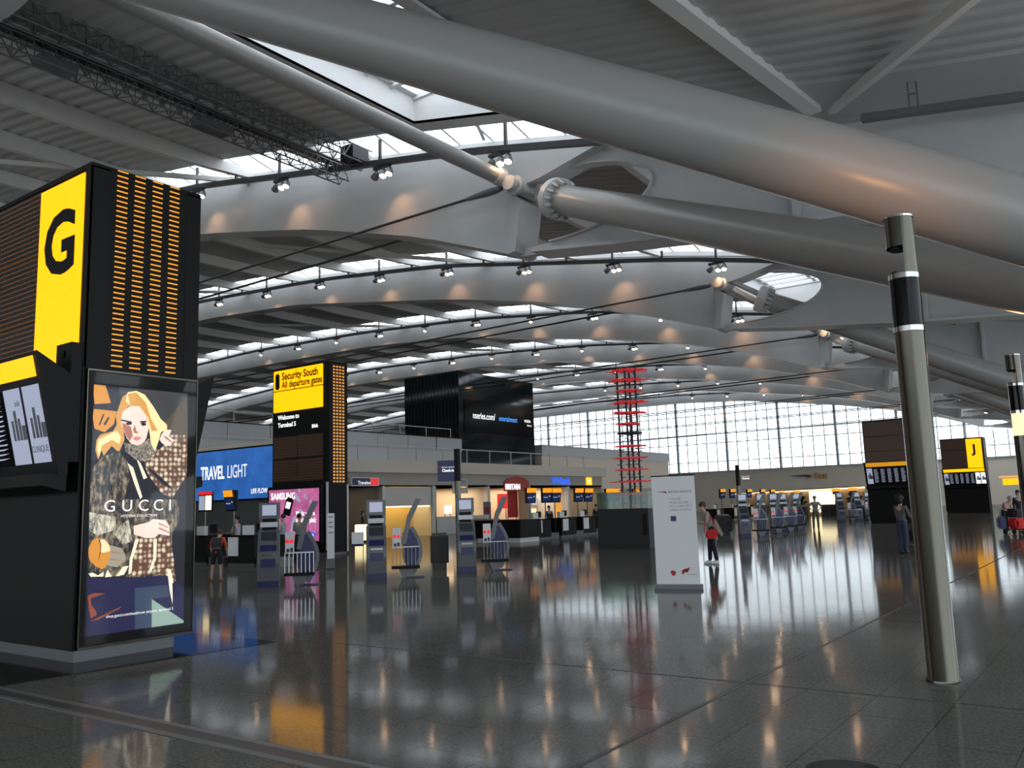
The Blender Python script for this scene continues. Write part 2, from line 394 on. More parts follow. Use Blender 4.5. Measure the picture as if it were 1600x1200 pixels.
# ---- corrugated deck; well openings between paired arches
XS = [-139, -127, -115, -103, -90, -78, -66, -54, -46, -38, -31, -25, -20.3, -19.2, -13.3, -9, -5.5, -1.3, 3, 9.3]
def deck_z(x): return top_z(x) + .32
cv = mb()
def deck_bay(y0, y1, well):
    N = max(2, int((y1 - y0) / .14)); pts = []
    for j in range(N + 1):
        y = y0 + (y1 - y0) * j / N; pts.append((y, (j % 4 in (1, 2)) * .055))
    for xa, xb in zip(XS, XS[1:]):
        for (ya, za), (yb, zb) in zip(pts, pts[1:]):
            if well and xa >= -19.3 and xb <= -13.2 and ya > y0 + 1.0 and yb < y1 - .6: continue
            cv.poly([(xa, ya, deck_z(xa) + za), (xb, ya, deck_z(xb) + za), (xb, yb, deck_z(xb) + zb), (xa, yb, deck_z(xa) + zb)])
SLOT = 1.75
for k in range(-1, 8):
    y0 = (NODE_Y[k] if k >= 0 else -20) + (.6 if k >= 0 else 0)
    y1 = (NODE_Y[k + 1] - SLOT) if k < 7 else NODE_Y[7] + 1.2
    deck_bay(y0, y1, k in (0, 2, 4, 6))
    if k < 7:   # strip right of the slot, where the roof turns down to the eaves
        for xa, xb in zip(XS, XS[1:]):
            if xa >= -13.4 or xb < -138: cv.poly([(xa, y1, deck_z(xa)), (xb, y1, deck_z(xb)), (xb, y1 + SLOT + .7, deck_z(xb)), (xa, y1 + SLOT + .7, deck_z(xa))])
struct(cv.build('ceiling', 'deck'))

# ---- rooflights: a strip of glass in front of every arch
def build_rooflight(k):
    Y = NODE_Y[k]; t = empty('rooflight', (0, Y, 0))
    tag(t, 'long narrow glazed rooflight strip along the ' + ARCH_NAME[k], 'skylight', 'rooflight strips in front of the arches')
    gl = mb(); fr = mb(); x = -137.0
    xs = []
    while x < -13.3: xs.append(x); x += 1.55
    xs.append(-13.3)
    for a, b in zip(xs, xs[1:]): gl.poly([(a, -SLOT, top_z(a) + .75), (b, -SLOT, top_z(b) + .75), (b, .1, top_z(b) + .22), (a, .1, top_z(a) + .22)])
    for a in xs: fr.bar((a, -SLOT, top_z(a) + .72), (a, .1, top_z(a) + .27), .07, .12)
    for a, b in zip(xs[::2], xs[2::2]):
        fr.bar((a, .05, top_z(a) + .1), (b, .05, top_z(b) + .1), .18, .24)
        fr.bar((a, -SLOT - .03, top_z(a) + .56), (b, -SLOT - .03, top_z(b) + .56), .08, .44)
    gl.build('glass', 'pane', t); fr.build('frame', 'white_paint', t)
for k in range(1, 8): build_rooflight(k)
for k in range(1, 8):
    segs = [(-24, -13.3), (-46, -24), (-78, -46), (-137, -78)] if k < 6 else [(-78, -13.3), (-137, -78)]
    for a, b in segs:
        xm = (a + b) / 2; z = (top_z(a) + top_z(b)) / 2 + .9
        ang = math.atan2(top_z(b) - top_z(a), b - a)
        o = portal('rooflight_portal', (xm, NODE_Y[k] - SLOT / 2, z + .25), (xm, NODE_Y[k] - SLOT / 2, 0), abs(b - a), SLOT + .3)
        o.rotation_euler = (0, -ang, 0)

# ---- large glazed wells between paired arches
def build_well(k):
    y0 = NODE_Y[k] + 1.6; y1 = NODE_Y[k + 1] - SLOT - .75; x0, x1 = -19.2, -13.3
    t = empty('skylight_well', (0, 0, 0))
    tag(t, ['large white rimmed glazed roof well above the strut of the nearest arch', 'large glazed roof well between the second and third arches away', 'large glazed roof well between the fourth and fifth arches away', 'large glazed roof well beside the farthest arch'][k // 2], 'skylight')
    lo = mb(); zf = lambda x: deck_z(x) - .15
    zg = deck_z(-19.2) + .9
    for (xa, ya, xb, yb) in ((x0, y0, x0, y1), (x0, y1, x1, y1), (x1, y1, x1, y0), (x1, y0, x0, y0)):
        lo.poly([(xa, ya, zf(xa)), (xb, yb, zf(xb)), (xb, yb, zg), (xa, ya, zg)])
    lo.build('upstand', 'white_paint', t)
    rim = mb()
    rim.prism([(x0 - .7, zf(x0 - .7)), (x0, zf(x0)), (x0, zf(x0) + .1), (x0 - .7, zf(x0 - .7) + .1)], 'y', y0 - .8, y1 + .75)
    rim.prism([(x0, zf(x0)), (x1, zf(x1)), (x1, zf(x1) + .1), (x0, zf(x0) + .1)], 'y', y1, y1 + .75)
    rim.prism([(x1, zf(x1)), (x1 + .5, zf(x1 + .5)), (x1 + .5, zf(x1 + .5) + .1), (x1, zf(x1) + .1)], 'y', y0 - .8, y1 + .75)
    rim.build('rim', 'soffit', t)
    gl = mb().poly([(x0, y0, zg), (x1, y0, zg), (x1, y1, zg), (x0, y1, zg)]); gl.build('glass', 'pane', t)
    b = mb(); n = 12
    for i in range(n + 1):
        y = y0 + (y1 - y0) * i / n; b.bar((x0, y, zg - .1), (x1, y, zg - .1), .16, .2)
    for x in (x0 + .12, (x0 + x1) / 2, x1 - .12): b.bar((x, y0, zg - .02), (x, y1, zg - .02), .22, .12)
    b.build('glazing_bar', 'white_paint', t)
    o = portal('well_portal', ((x0 + x1) / 2, (y0 + y1) / 2, zg + .3), ((x0 + x1) / 2, (y0 + y1) / 2, 0), x1 - x0, y1 - y0); o.rotation_euler = (0, 0, 0)
for k in (0, 2, 4): build_well(k)

# ---- purlins
def purlin(k, x, idx):
    y0, y1 = NODE_Y[k] + 1.1, NODE_Y[k + 1] + .1; L = y1 - y0
    z = deck_z(x) - .04
    prof = []
    for i in range(9):
        s = i / 8; d = .34 + .38 * math.sin(math.pi * s) ** .8
        prof.append((L * s, -d))
    pts = [(0, 0), (L, 0)] + [(a, b) for a, b in reversed(prof)]
    o = mb().prism(pts, 'x', -.14, .14).build('roof_beam', 'beam_grey', None, loc=(x, y0, z))
    tag(o, 'pale tapering roof beam between the %s and the %s' % (ARCH_NAME[k], ARCH_NAME[k + 1]), 'roof beam', 'roof beams between arch %d and arch %d' % (k, k + 1))
for k in range(0, 7):
    for i in range(0, 19 if k else 9): 
        x = -25.4 - 6 * i
        purlin(k, x, i)
    if k % 2: purlin(k, -20.0, 0)
    if k % 2: purlin(k, -13.6, 0)
def brace(a, b, w, lab, g=None):
    o = mb().bar((0, 0, 0), tuple(Vector(b) - Vector(a)), w, w * 1.3).build('roof_brace', 'beam_grey', None, loc=a)
    tag(o, lab, 'roof brace', g)
brace((-8.0, 10.5, 12.85), (-6.3, 23.4, 12.55), .42, 'broad white diagonal roof brace at the top right of the view')
brace((-1.4, 17.6, 11.2), (-5.9, 23.7, 12.4), .2, 'slim white diagonal brace under the corrugated roof at top right')
for k in range(0, 6):
    for j, x in enumerate((-37.4, -61.4)):
        y1 = NODE_Y[k + 1]
        brace((x - 6.5, NODE_Y[k] + 8.5, deck_z(x - 6.5) - .35), (x + 6 - .3, y1 + .0, top_z(x + 6) - .1), .16, 'thin white diagonal brace below the roof towards the ' + ARCH_NAME[k + 1], 'thin diagonal roof braces')
brace((-16.2, 19.2, 16.1), (-17.9, 23.4, 14.9), .11, 'thin pale stay across the big roof well down to the nearest arch')

# ---- lighting rails with hangers
def build_rail(k):
    t = empty('lighting_rail', (0, NODE_Y[k] - .95, 0)); tag(t, 'dark curved lighting rail hung before the ' + ARCH_NAME[k], 'lighting rail', 'lighting rails along the arches')
    r = mb(); x = -137.4
    xs = [x + 2.4 * i for i in range(53)]; xs = [q for q in xs if q < -10.5] + ([-9.8, -8.5] if k % 2 == 0 else [-10, -8.4])
    for a, b in zip(xs, xs[1:]): r.bar((a, 0, rail_z(a)), (b, 0, rail_z(b)), .22, .2)
    r.build('rail', 'dark_metal', t)
    for i in range(25 if k < 4 else 18):
        x = -16.4 - 3 * i; mb().bar((x, 0, rail_z(x)), (x, 0, rail_z(x) + (.95 if i % 2 == 0 else .5)), .1, .1).build('hanger', 'dark_metal', t)
for k in range(1, 8): build_rail(k)
t = empty('lighting_rail', (0, 22.6, 0)); tag(t, 'grey rail on short hangers at the upper right edge of the view', 'lighting rail')
mb().bar((-4.9, 0, 11.42), (2.5, 0, 10.3), .24, .18).build('rail', 'mid_metal', t)
mb().bar((-3.75, 0, 11.3), (-3.75, 0, 12.4), .04).bar((-3.55, 0, 11.3), (-3.55, 0, 12.4), .04).bar((-3.75, 0, 11.7), (-3.55, 0, 11.7), .03).bar((-3.75, 0, 12.1), (-3.55, 0, 12.1), .03).build('hanger', 'mid_metal', t)

# ---- triple spotlights on the rails
def spot_cluster(n_heads, lit):
    t = empty('spotlight_cluster')
    mb().box(-.42, .42, -.08, .08, -.22, -.12).build('mounting_bar', 'dark_metal', t)
    for i in range(n_heads):
        x = (-.33, .08, .40)[i] if n_heads == 3 else 0.0
        d = Vector((-.8, .25, -.5)).normalized() if i == 0 and n_heads == 3 else Vector((.05, -.35, -.85)).normalized()
        a = Vector((x, 0, -.42)); h = mb()
        h.bar((x, -.05, -.2), (x, -.05, -.42), .03).bar((x, .05, -.2), (x, .05, -.42), .03)
        h.tube([a - d * .14, a - d * .1, a + d * .03, a + d * .17, a + d * .18], [.05, .10, .14, .155, .12], 14)
        ho = h.build('lamp_head', 'mid_metal', t, smooth=True)
        on = lit and not (i == 0 and n_heads == 3)
        mb().tube([a + d * .165, a + d * .185], .125, 14).build('lamp_lens', 'lens' if on else 'lens_off', ho)
    return t
CL = {(3, True): spot_cluster(3, True), (1, True): spot_cluster(1, True)}
first_used = set()
VIS = {1: 5, 2: 9, 3: 11, 4: 12, 5: 11, 6: 9, 7: 8}
for k in range(1, 8):
    for i in range(VIS[k]):
        x = -16.4 - 6 * i + (0 if k != 1 else .1)
        if k == 1 and i == 0: x = -16.7
        key = (3, True) if (k < 3 or i % 2 == (k % 2)) and k < 6 else (1, True)
        src = CL[key]
        o = src if key not in first_used else clone(src)
        first_used.add(key)
        o.location = (x, NODE_Y[k] - .95, rail_z(x)); 
        tag(o, '%s on the %s, %s from right' % ('triple spotlight' if key[0] == 3 else 'single spotlight', ARCH_NAME[k], ORD[i]), 'spotlight', 'spotlights along the arch rails')
        if (k <= 4 or i % 2 == 0) and not (k == 1 and i == 0):
            lamp('spot_light', 'SPOT', (x + .1, NODE_Y[k] - .95, rail_z(x) - .62), (110 if k < 3 else 100), (1.0, .56, .30), (x + .1, NODE_Y[k] + .15, rail_z(x) - 2.3), spot_size=math.radians(85), spot_blend=1.0, shadow_soft_size=.08)

# ---- black aluminium lattice trusses at the upper left
def lattice(name, lab, x, z, s, ya, yb, zb):
    L = yb - ya; t = empty(name, (x, ya, z)); tag(t, lab, 'truss')
    ch = mb(); br = mb(); sl = (zb - z) / L
    for dx in (-s / 2, s / 2):
        for dz in (0, s): ch.tube([(dx, 0, dz), (dx, L, dz + sl * L)], .03, 6)
    n = int(L / (s * 1.15))
    for i in range(n):
        a = L * i / n; b2 = L * (i + 1) / n; m2 = (a + b2) / 2
        for dx in (-s / 2, s / 2):
            br.bar((dx, a, a * sl), (dx, m2, s + m2 * sl), .028).bar((dx, m2, s + m2 * sl), (dx, b2, b2 * sl), .028).bar((dx, a, a * sl), (dx, a, s + a * sl), .025)
        for dz in (0, s): br.bar((-s / 2, a, dz + a * sl), (s / 2, m2, dz + m2 * sl), .025).bar((s / 2, m2, dz + m2 * sl), (-s / 2, b2, dz + b2 * sl), .025)
    ch.build('chord', 'mid_metal', t); br.build('lacing', 'mid_metal', t)
    return t, L, sl
t, L, sl = lattice('lattice_truss', 'upper dark lattice truss hanging under the roof at upper left', -23.6, 15.35, .62, 6.0, 23.1, 15.2)
mb().box(-.35, .35, L - 1.1, L - .2, -.1, .5).build('motor_box', 'black', t, bevel=.03)
t, L, sl = lattice('lattice_truss', 'lower dark lattice truss hanging under the roof beside the first', -24.9, 15.1, .55, 6.0, 23.1, 14.95)
mb().box(-.3, .3, 5, 6.1, -.05, .2).build('ballast_tray', 'mid_metal', t); mb().box(-.3, .3, 10.3, 11.6, -.05, .2).build('ballast_tray', 'mid_metal', t)
mb().bar((-.1, 0, .75), (-.1, L, .6), .5, .06).build('cable_tray', 'dark_metal', t)

# ================================================================= SHELL
struct(mb().poly([(-150, -22, 0), (12, -22, 0), (12, 136, 0), (-150, 136, 0)]).build('floor', 'terrazzo'))
struct(mb().poly([(-15, 3.9, .004), (-9.95, 4.2, .004), (-9.65, 7.72, .004), (-15, 7.75, .004)]).build('floor_border', 'dark_granite'))
WY = 132.2
# north wall: plaster to the sill, then glazing up to the last arch
struct(mb().box(-100, -12.6, WY, WY + .4, 0, 6.35).build('wall_north', 'plaster'))
struct(mb().box(-12.6, 9, WY, WY + .4, 0, 6.3).build('wall_north_end', 'plaster'))
struct(mb().box(-140, -100, WY, WY + .4, 0, 20).build('wall_north_west', 'plaster'))
gw = empty('window_1', (0, WY, 0)); struct(gw)
fr = mb(); th = mb()
def under(x): return (bot_z(x) if x < -17 else 9.4) + .6
x = -96.6
while x < -8:
    fr.box(x - .17, x + .17, -.25, .25, 6.3, under(x)); x += 8.6
for i in range(50):
    x = -96.6 + 1.72 * i
    if x < 6: th.box(x - .05, x + .05, -.12, .05, 6.3, under(min(x, 6)))
for z, w in ((7.95, .11), (9.5, .06), (10.95, .12), (11.5, .05), (12.4, .12), (13.4, .06), (14.6, .05), (15.6, .12), (16.7, .05)):
    xl = -98; xr = 6
    ok = [q / 2 for q in range(-196, 12) if under(q / 2) > z]
    if ok: th.box(min(ok), max(ok), -.18, -.06, z - w / 2, z + w / 2)
fr.build('window_frame', 'panel_grey', gw); th.build('glazing_bar', 'mid_metal', gw)
mb().box(-98, 6, -.3, .1, 6.25, 6.42).build('window_sill', 'panel_grey', gw)
mb().box(-98, 9, .06, .08, 6.4, 18.8).build('pane', 'pane', gw)
portal('window_portal', (-50, WY + 1.2, 12), (-50, 0, 12), 100, 12)
# east facade: glazed upper part, low wall
struct(mb().box(9.4, 9.8, -20, WY, 0, 1.0).build('wall_east', 'plaster'))
ge = empty('window_2', (9.5, 0, 0)); struct(ge)
e = mb()
for i in range(26): e.box(-.12, .12, -20 + 6 * i - .1, -20 + 6 * i + .1, 1, 9.6)
for z in (1.1, 3.8, 6.6, 9.3): e.box(-.08, .08, -20, WY, z - .07, z + .07)
e.build('window_frame', 'panel_grey', ge); mb().box(.1, .12, -20, WY, 1, 9.4).build('pane', 'pane', ge)
for ya in (-20, 18, 56, 94): portal('window_portal', (10.0, ya + 19, 5.2), (-50, ya + 19, 5.2), 38, 8.4)
struct(mb().box(9.3, 9.9, -20, WY + 1, 9.3, 10.6).build('trim_1', 'plaster'))
struct(mb().box(-150, 10, -21, -20, 8.6, 21).build('wall_south', 'plaster')); struct(mb().box(-150, -46, -21, -20, 0, 8.6).build('wall_south_west', 'plaster'))
gs = empty('window_3', (0, -20.5, 0)); struct(gs)
e = mb()
for i in range(19): e.box(-46 + 3.0 * i - .07, -46 + 3.0 * i + .07, -.1, .1, 0, 8.6)
for z in (.1, 2.9, 5.7, 8.5): e.box(-46, 9.4, -.06, .06, z - .05, z + .05)
e.build('window_frame', 'panel_grey', gs); mb().box(-46, 9.4, .01, .03, 0, 8.6).build('pane', 'pane', gs)
portal('window_portal', (-18, -21.2, 4.3), (-18, 0, 4.3), 55, 8.4)
struct(mb().box(-141, -139.5, -20, WY + 1, 0, 20.5).build('wall_west', 'plaster'))

# ================================================================= FLOOR JOINTS
t = empty('expansion_joint', (0, 0, 0)); tag(t, 'wide bronze metal joint cover set flush in the floor at bottom left', 'floor joint')
mb().box(-13, -1.5, 4.07, 4.13, .001, .009).box(-13, -1.5, 4.27, 4.33, .001, .009).build('edge_rail', 'mid_metal', t)
mb().box(-13, -1.5, 4.13, 4.27, .001, .005).build('cover_strip', 'dark_metal', t)
o = mb().box(-3.215, -3.185, -20, 130, .001, .004).build('movement_joint', 'dark_metal'); tag(o, 'long thin dark movement joint running straight into the distance', 'floor joint')
o = mb().box(-9.6, 9, 8.0, 8.012, .001, .004).build('movement_joint', 'dark_metal'); tag(o, 'thin dark movement joint crossing the floor beside the steel post', 'floor joint')
o = mb().tube([(-1.7, 5.75, .001), (-1.7, 5.75, .006)], .24, 32).build('floor_hatch', 'dark_granite'); tag(o, 'round dark floor hatch at the bottom edge of the view', 'hatch')

# ================================================================= CHECK-IN ISLAND TOWERS
mat('tower_black', (.007, .007, .007), .5, spec=.2)
mat('tower_panel', (.009, .0085, .008), .5, spec=.2)
for n_, c_, e_, r_ in (('p_grey', (.10, .095, .10), .35, 1), ('p_brown', (.16, .11, .07), .5, 1), ('p_gold', (.75, .30, .04), 1.0, 1), ('p_goldlt', (1, .75, .45), 1.1, 1), ('p_dark', (.03, .012, .015), .5, 1), ('p_hair', (.75, .36, .08), 1.0, 1), ('p_hairlt', (1.0, .78, .38), 1.1, 1), ('p_black', (.008, .006, .016), 1, 1), ('p_face', (1, .70, .60), 1.1, 1), ('p_shade', (.50, .20, .13), .9, 1), ('p_lip', (.75, .28, .28), 1, 1), ('p_glove', (.36, .33, .25), 1, 1), ('p_navy', (.012, .010, .06), 1, 1), ('p_steel', (.04, .06, .11), 1, 1), ('p_rust', (.28, .06, .02), 1, 1), ('p_pale', (.30, .42, .36), 1, 1), ('p_cream', (1, .88, .66), 1, 1)):
    emat(n_, c_, e_)
def print_mat(name, scale, c1, c2, voronoi=False, stretch=(1, 1, 1), st=1.0, lo=.4, hi=.6):
    m = mat(name, c1, .35); n, l, b = nodes(m); b.inputs['Base Color'].default_value = (.02, .02, .02, 1)
    tc = n.new('ShaderNodeTexCoord'); mp = n.new('ShaderNodeMapping'); mp.inputs['Scale'].default_value = stretch
    t = n.new('ShaderNodeTexVoronoi' if voronoi else 'ShaderNodeTexNoise'); t.inputs['Scale'].default_value = scale
    r = n.new('ShaderNodeValToRGB'); r.color_ramp.elements[0].position = lo; r.color_ramp.elements[1].position = hi
    r.color_ramp.elements[0].color = (*c1, 1); r.color_ramp.elements[1].color = (*c2, 1)
    if voronoi: t.inputs['Randomness'].default_value = .35
    if not voronoi: t.inputs['Detail'].default_value = 6; t.inputs['Roughness'].default_value = .75
    l.new(tc.outputs['Object'], mp.inputs[0]); l.new(mp.outputs[0], t.inputs['Vector']); l.new(t.outputs['Distance' if voronoi else 'Fac'], r.inputs[0])
    l.new(r.outputs[0], b.inputs['Emission Color']); b.inputs['Emission Strength'].default_value = st
print_mat('p_fur', 9, (.010, .006, .010), (.62, .48, .30), stretch=(1, 1.8, .8), lo=.47, hi=.72)
print_mat('p_furlt', 12, (.03, .02, .02), (.95, .88, .66), stretch=(1, 1.6, .6), lo=.38, hi=.62)
print_mat('p_collar', 30, (.03, .02, .02), (.60, .52, .42), lo=.4, hi=.65)
print_mat('p_coat', 15, (1.0, .84, .60), (.14, .05, .025), voronoi=True, lo=.36, hi=.62)
print_mat('samsung_pink', 1.3, (.30, .03, .16), (.75, .22, .48), st=.85, lo=.3, hi=.7)
print_mat('billboard_blue', 1.0, (.010, .06, .26), (.03, .17, .55), st=1.0, lo=.2, hi=.8)
POSTER = [
  ('p_grey', [(0.45,3.42),(1.44,3.41),(1.46,2.79),(1.1,2.92),(0.91,3.22),(0.75,3.35),(0.47,3.28)]),
  ('p_brown', [(1.44,3.36),(1.46,2.79),(1.2,2.79),(1.11,2.98)]),
  ('p_gold', [(0.11,3.4),(0.27,3.4),(0.31,3.3),(0.35,3.18),(0.14,3.15),(0.11,3.27)]),
  ('p_gold', [(0.13,3.09),(0.43,3.08),(0.4,2.91),(0.28,2.8),(0.15,2.84),(0.12,2.98)]),
  ('p_dark', [(0.2,2.89),(0.25,3.03),(0.27,3.03),(0.22,2.89)]),
  ('p_dark', [(0.26,2.9),(0.32,3.0),(0.34,2.99),(0.29,2.89)]),
  ('p_hair', [(0.6,3.35),(0.5,3.27),(0.42,3.02),(0.44,2.91),(0.39,2.82),(0.23,2.77),(0.18,2.7),(0.17,2.57),(0.21,2.45),(0.25,2.57),(0.28,2.5),(0.38,2.63),(0.48,2.55),(0.55,2.72),(0.53,2.83),(0.5,2.98),(0.58,3.15),(0.69,3.2)]),
  ('p_hairlt', [(0.33,2.77),(0.21,2.71),(0.19,2.6),(0.22,2.49),(0.25,2.63),(0.38,2.71),(0.48,2.66),(0.5,2.75),(0.44,2.83)]),
  ('p_fur', [(0.26,2.49),(0.48,2.57),(0.6,2.43),(0.64,2.23),(0.59,1.98),(0.55,1.87),(0.13,1.88),(0.12,2.12),(0.16,2.36)]),
  ('p_black', [(0.6,2.5),(0.72,2.5),(0.93,2.29),(1.13,2.02),(1.25,1.97),(1.26,1.86),(0.55,1.87),(0.64,2.23)]),
  ('p_coat', [(0.84,2.44),(1.08,2.64),(1.2,2.81),(1.46,2.83),(1.47,2.26),(1.25,1.96),(1.1,2.02),(0.94,2.21),(0.86,2.33)]),
  ('p_cream', [(0.6,2.42),(0.68,2.36),(0.82,1.98),(0.79,1.95),(0.7,2.16)]),
  ('p_cream', [(0.72,2.48),(0.78,2.42),(0.88,2.23),(0.83,2.21)]),
  ('p_black', [(0.86,2.37),(0.96,2.33),(1.22,2.12),(1.25,2.07),(1.09,2.16)]),
  ('p_collar', [(0.54,2.68),(0.71,2.66),(0.89,2.75),(1.02,2.6),(0.84,2.44),(0.72,2.46),(0.57,2.56)]),
  ('p_hairlt', [(0.57,3.34),(0.69,3.37),(0.81,3.33),(0.94,3.18),(1.05,3.02),(1.14,2.95),(1.15,2.89),(1.06,2.84),(1.03,2.73),(0.98,2.58),(0.92,2.68),(0.89,2.85),(0.85,3.03),(0.76,3.15),(0.61,3.17),(0.55,3.22)]),
  ('p_hair', [(0.57,3.32),(0.69,3.35),(0.83,3.22),(0.91,3.01),(1.01,2.86),(0.92,2.85),(0.87,3.02),(0.74,3.17),(0.61,3.16)]),
  ('p_face', [(0.51,3.08),(0.61,3.16),(0.74,3.17),(0.84,3.05),(0.88,2.88),(0.85,2.75),(0.8,2.68),(0.73,2.65),(0.64,2.67),(0.58,2.74),(0.53,2.83),(0.49,2.95)]),
  ('p_shade', [(0.51,2.94),(0.63,2.89),(0.66,2.78),(0.62,2.7),(0.56,2.78),(0.52,2.86)]),
  ('p_dark', [(0.49,2.98),(0.57,2.97),(0.64,2.96),(0.64,2.94),(0.55,2.95),(0.49,2.96)]),
  ('p_dark', [(0.75,2.97),(0.82,2.98),(0.85,2.98),(0.84,2.96),(0.76,2.95)]),
  ('p_dark', [(0.56,2.94),(0.6,2.95),(0.64,2.94),(0.64,2.92),(0.59,2.91),(0.56,2.92)]),
  ('p_dark', [(0.76,2.94),(0.8,2.96),(0.84,2.95),(0.84,2.92),(0.79,2.91),(0.77,2.93)]),
  ('p_shade', [(0.68,2.92),(0.71,2.84),(0.74,2.81),(0.68,2.81),(0.66,2.85)]),
  ('p_lip', [(0.66,2.75),(0.71,2.77),(0.78,2.76),(0.75,2.72),(0.71,2.71),(0.68,2.72)]),
  ('p_face', [(1.07,2.82),(1.12,2.88),(1.21,2.88),(1.18,2.79),(1.26,2.74),(1.23,2.7),(1.19,2.66),(1.08,2.69),(1.04,2.74)]),
  ('p_shade', [(1.09,2.8),(1.15,2.78),(1.24,2.71),(1.23,2.7),(1.14,2.75)]),
  ('p_fur', [(0.1,1.96),(1.32,1.94),(1.37,1.76),(1.33,1.59),(1.26,1.47),(1.29,0.92),(0.72,0.96),(0.14,1.03)]),
  ('p_furlt', [(0.12,1.8),(0.47,1.73),(0.47,1.57),(0.24,1.51),(0.13,1.57)]),
  ('p_furlt', [(0.42,1.56),(0.64,1.69),(0.7,1.42),(0.57,1.37)]),
  ('p_face', [(0.71,1.61),(0.91,1.65),(0.98,1.69),(1.16,1.67),(1.22,1.58),(1.22,1.46),(1.07,1.49),(0.99,1.43),(0.87,1.45),(0.72,1.5)]),
  ('p_shade', [(1.07,1.58),(1.22,1.51),(1.21,1.5),(1.06,1.56)]),
  ('p_shade', [(1.06,1.64),(1.21,1.57),(1.21,1.56),(1.06,1.62)]),
  ('p_coat', [(0.7,0.97),(0.69,1.16),(0.78,1.45),(1.23,1.44),(1.29,1.17),(1.33,0.86),(1.29,0.85),(1.18,0.95),(0.97,0.98)]),
  ('p_cream', [(0.74,1.44),(0.79,1.44),(0.71,1.19),(0.7,1.02),(0.66,1.0),(0.67,1.19)]),
  ('p_cream', [(0.99,1.42),(1.04,1.42),(1.04,1.19),(0.97,1.0),(0.94,1.02),(1.0,1.19)]),
  ('p_glove', [(0.37,1.39),(0.55,1.34),(0.61,1.25),(0.62,1.18),(0.51,1.1),(0.38,1.13),(0.34,1.23)]),
  ('p_shade', [(0.41,1.31),(0.59,1.27),(0.59,1.26),(0.41,1.29)]),
  ('p_shade', [(0.4,1.22),(0.58,1.18),(0.58,1.17),(0.4,1.2)]),
  ('p_gold', [(0.13,1.36),(0.17,1.45),(0.24,1.48),(0.33,1.46),(0.4,1.38),(0.41,1.31),(0.4,1.21),(0.35,1.11),(0.31,1.09),(0.22,1.14),(0.15,1.21),(0.13,1.28)]),
  ('p_goldlt', [(0.25,1.46),(0.33,1.45),(0.39,1.38),(0.41,1.31),(0.32,1.29),(0.28,1.31),(0.29,1.39)]),
  ('p_black', [(0.25,1.47),(0.27,1.46),(0.29,1.37),(0.28,1.27),(0.25,1.17),(0.25,1.17),(0.27,1.27),(0.28,1.37)]),
  ('p_cream', [(0.14,1.05),(0.17,1.01),(0.33,1.0),(0.33,1.06),(0.26,1.02),(0.19,1.06)]),
  ('p_cream', [(0.35,0.99),(0.44,0.99),(0.38,1.08)]),
  ('p_cream', [(0.49,0.99),(0.6,1.0),(0.66,1.11),(0.58,1.1)]),
  ('p_navy', [(0.13,1.0),(0.7,0.95),(1.18,0.95),(1.34,0.84),(1.49,0.75),(1.5,0.28),(0.15,0.3)]),
  ('p_cream', [(1.2,1.03),(1.25,1.02),(1.3,0.84),(1.28,0.84),(1.29,0.66),(1.29,0.56),(1.24,0.76)]),
  ('p_steel', [(0.75,0.82),(0.99,0.82),(1.21,0.82),(1.25,0.67),(0.99,0.66),(1.01,0.27),(0.77,0.29)]),
  ('p_rust', [(0.14,0.78),(0.21,0.81),(0.37,0.79),(0.18,0.75),(0.19,0.67),(0.26,0.58),(0.26,0.54),(0.19,0.51),(0.16,0.64)]),
  ('p_rust', [(0.19,0.48),(0.57,0.61),(0.57,0.59),(0.28,0.48)]),
  ('p_pale', [(0.99,0.66),(1.48,0.33),(1.47,0.3),(1.0,0.29)]),
]


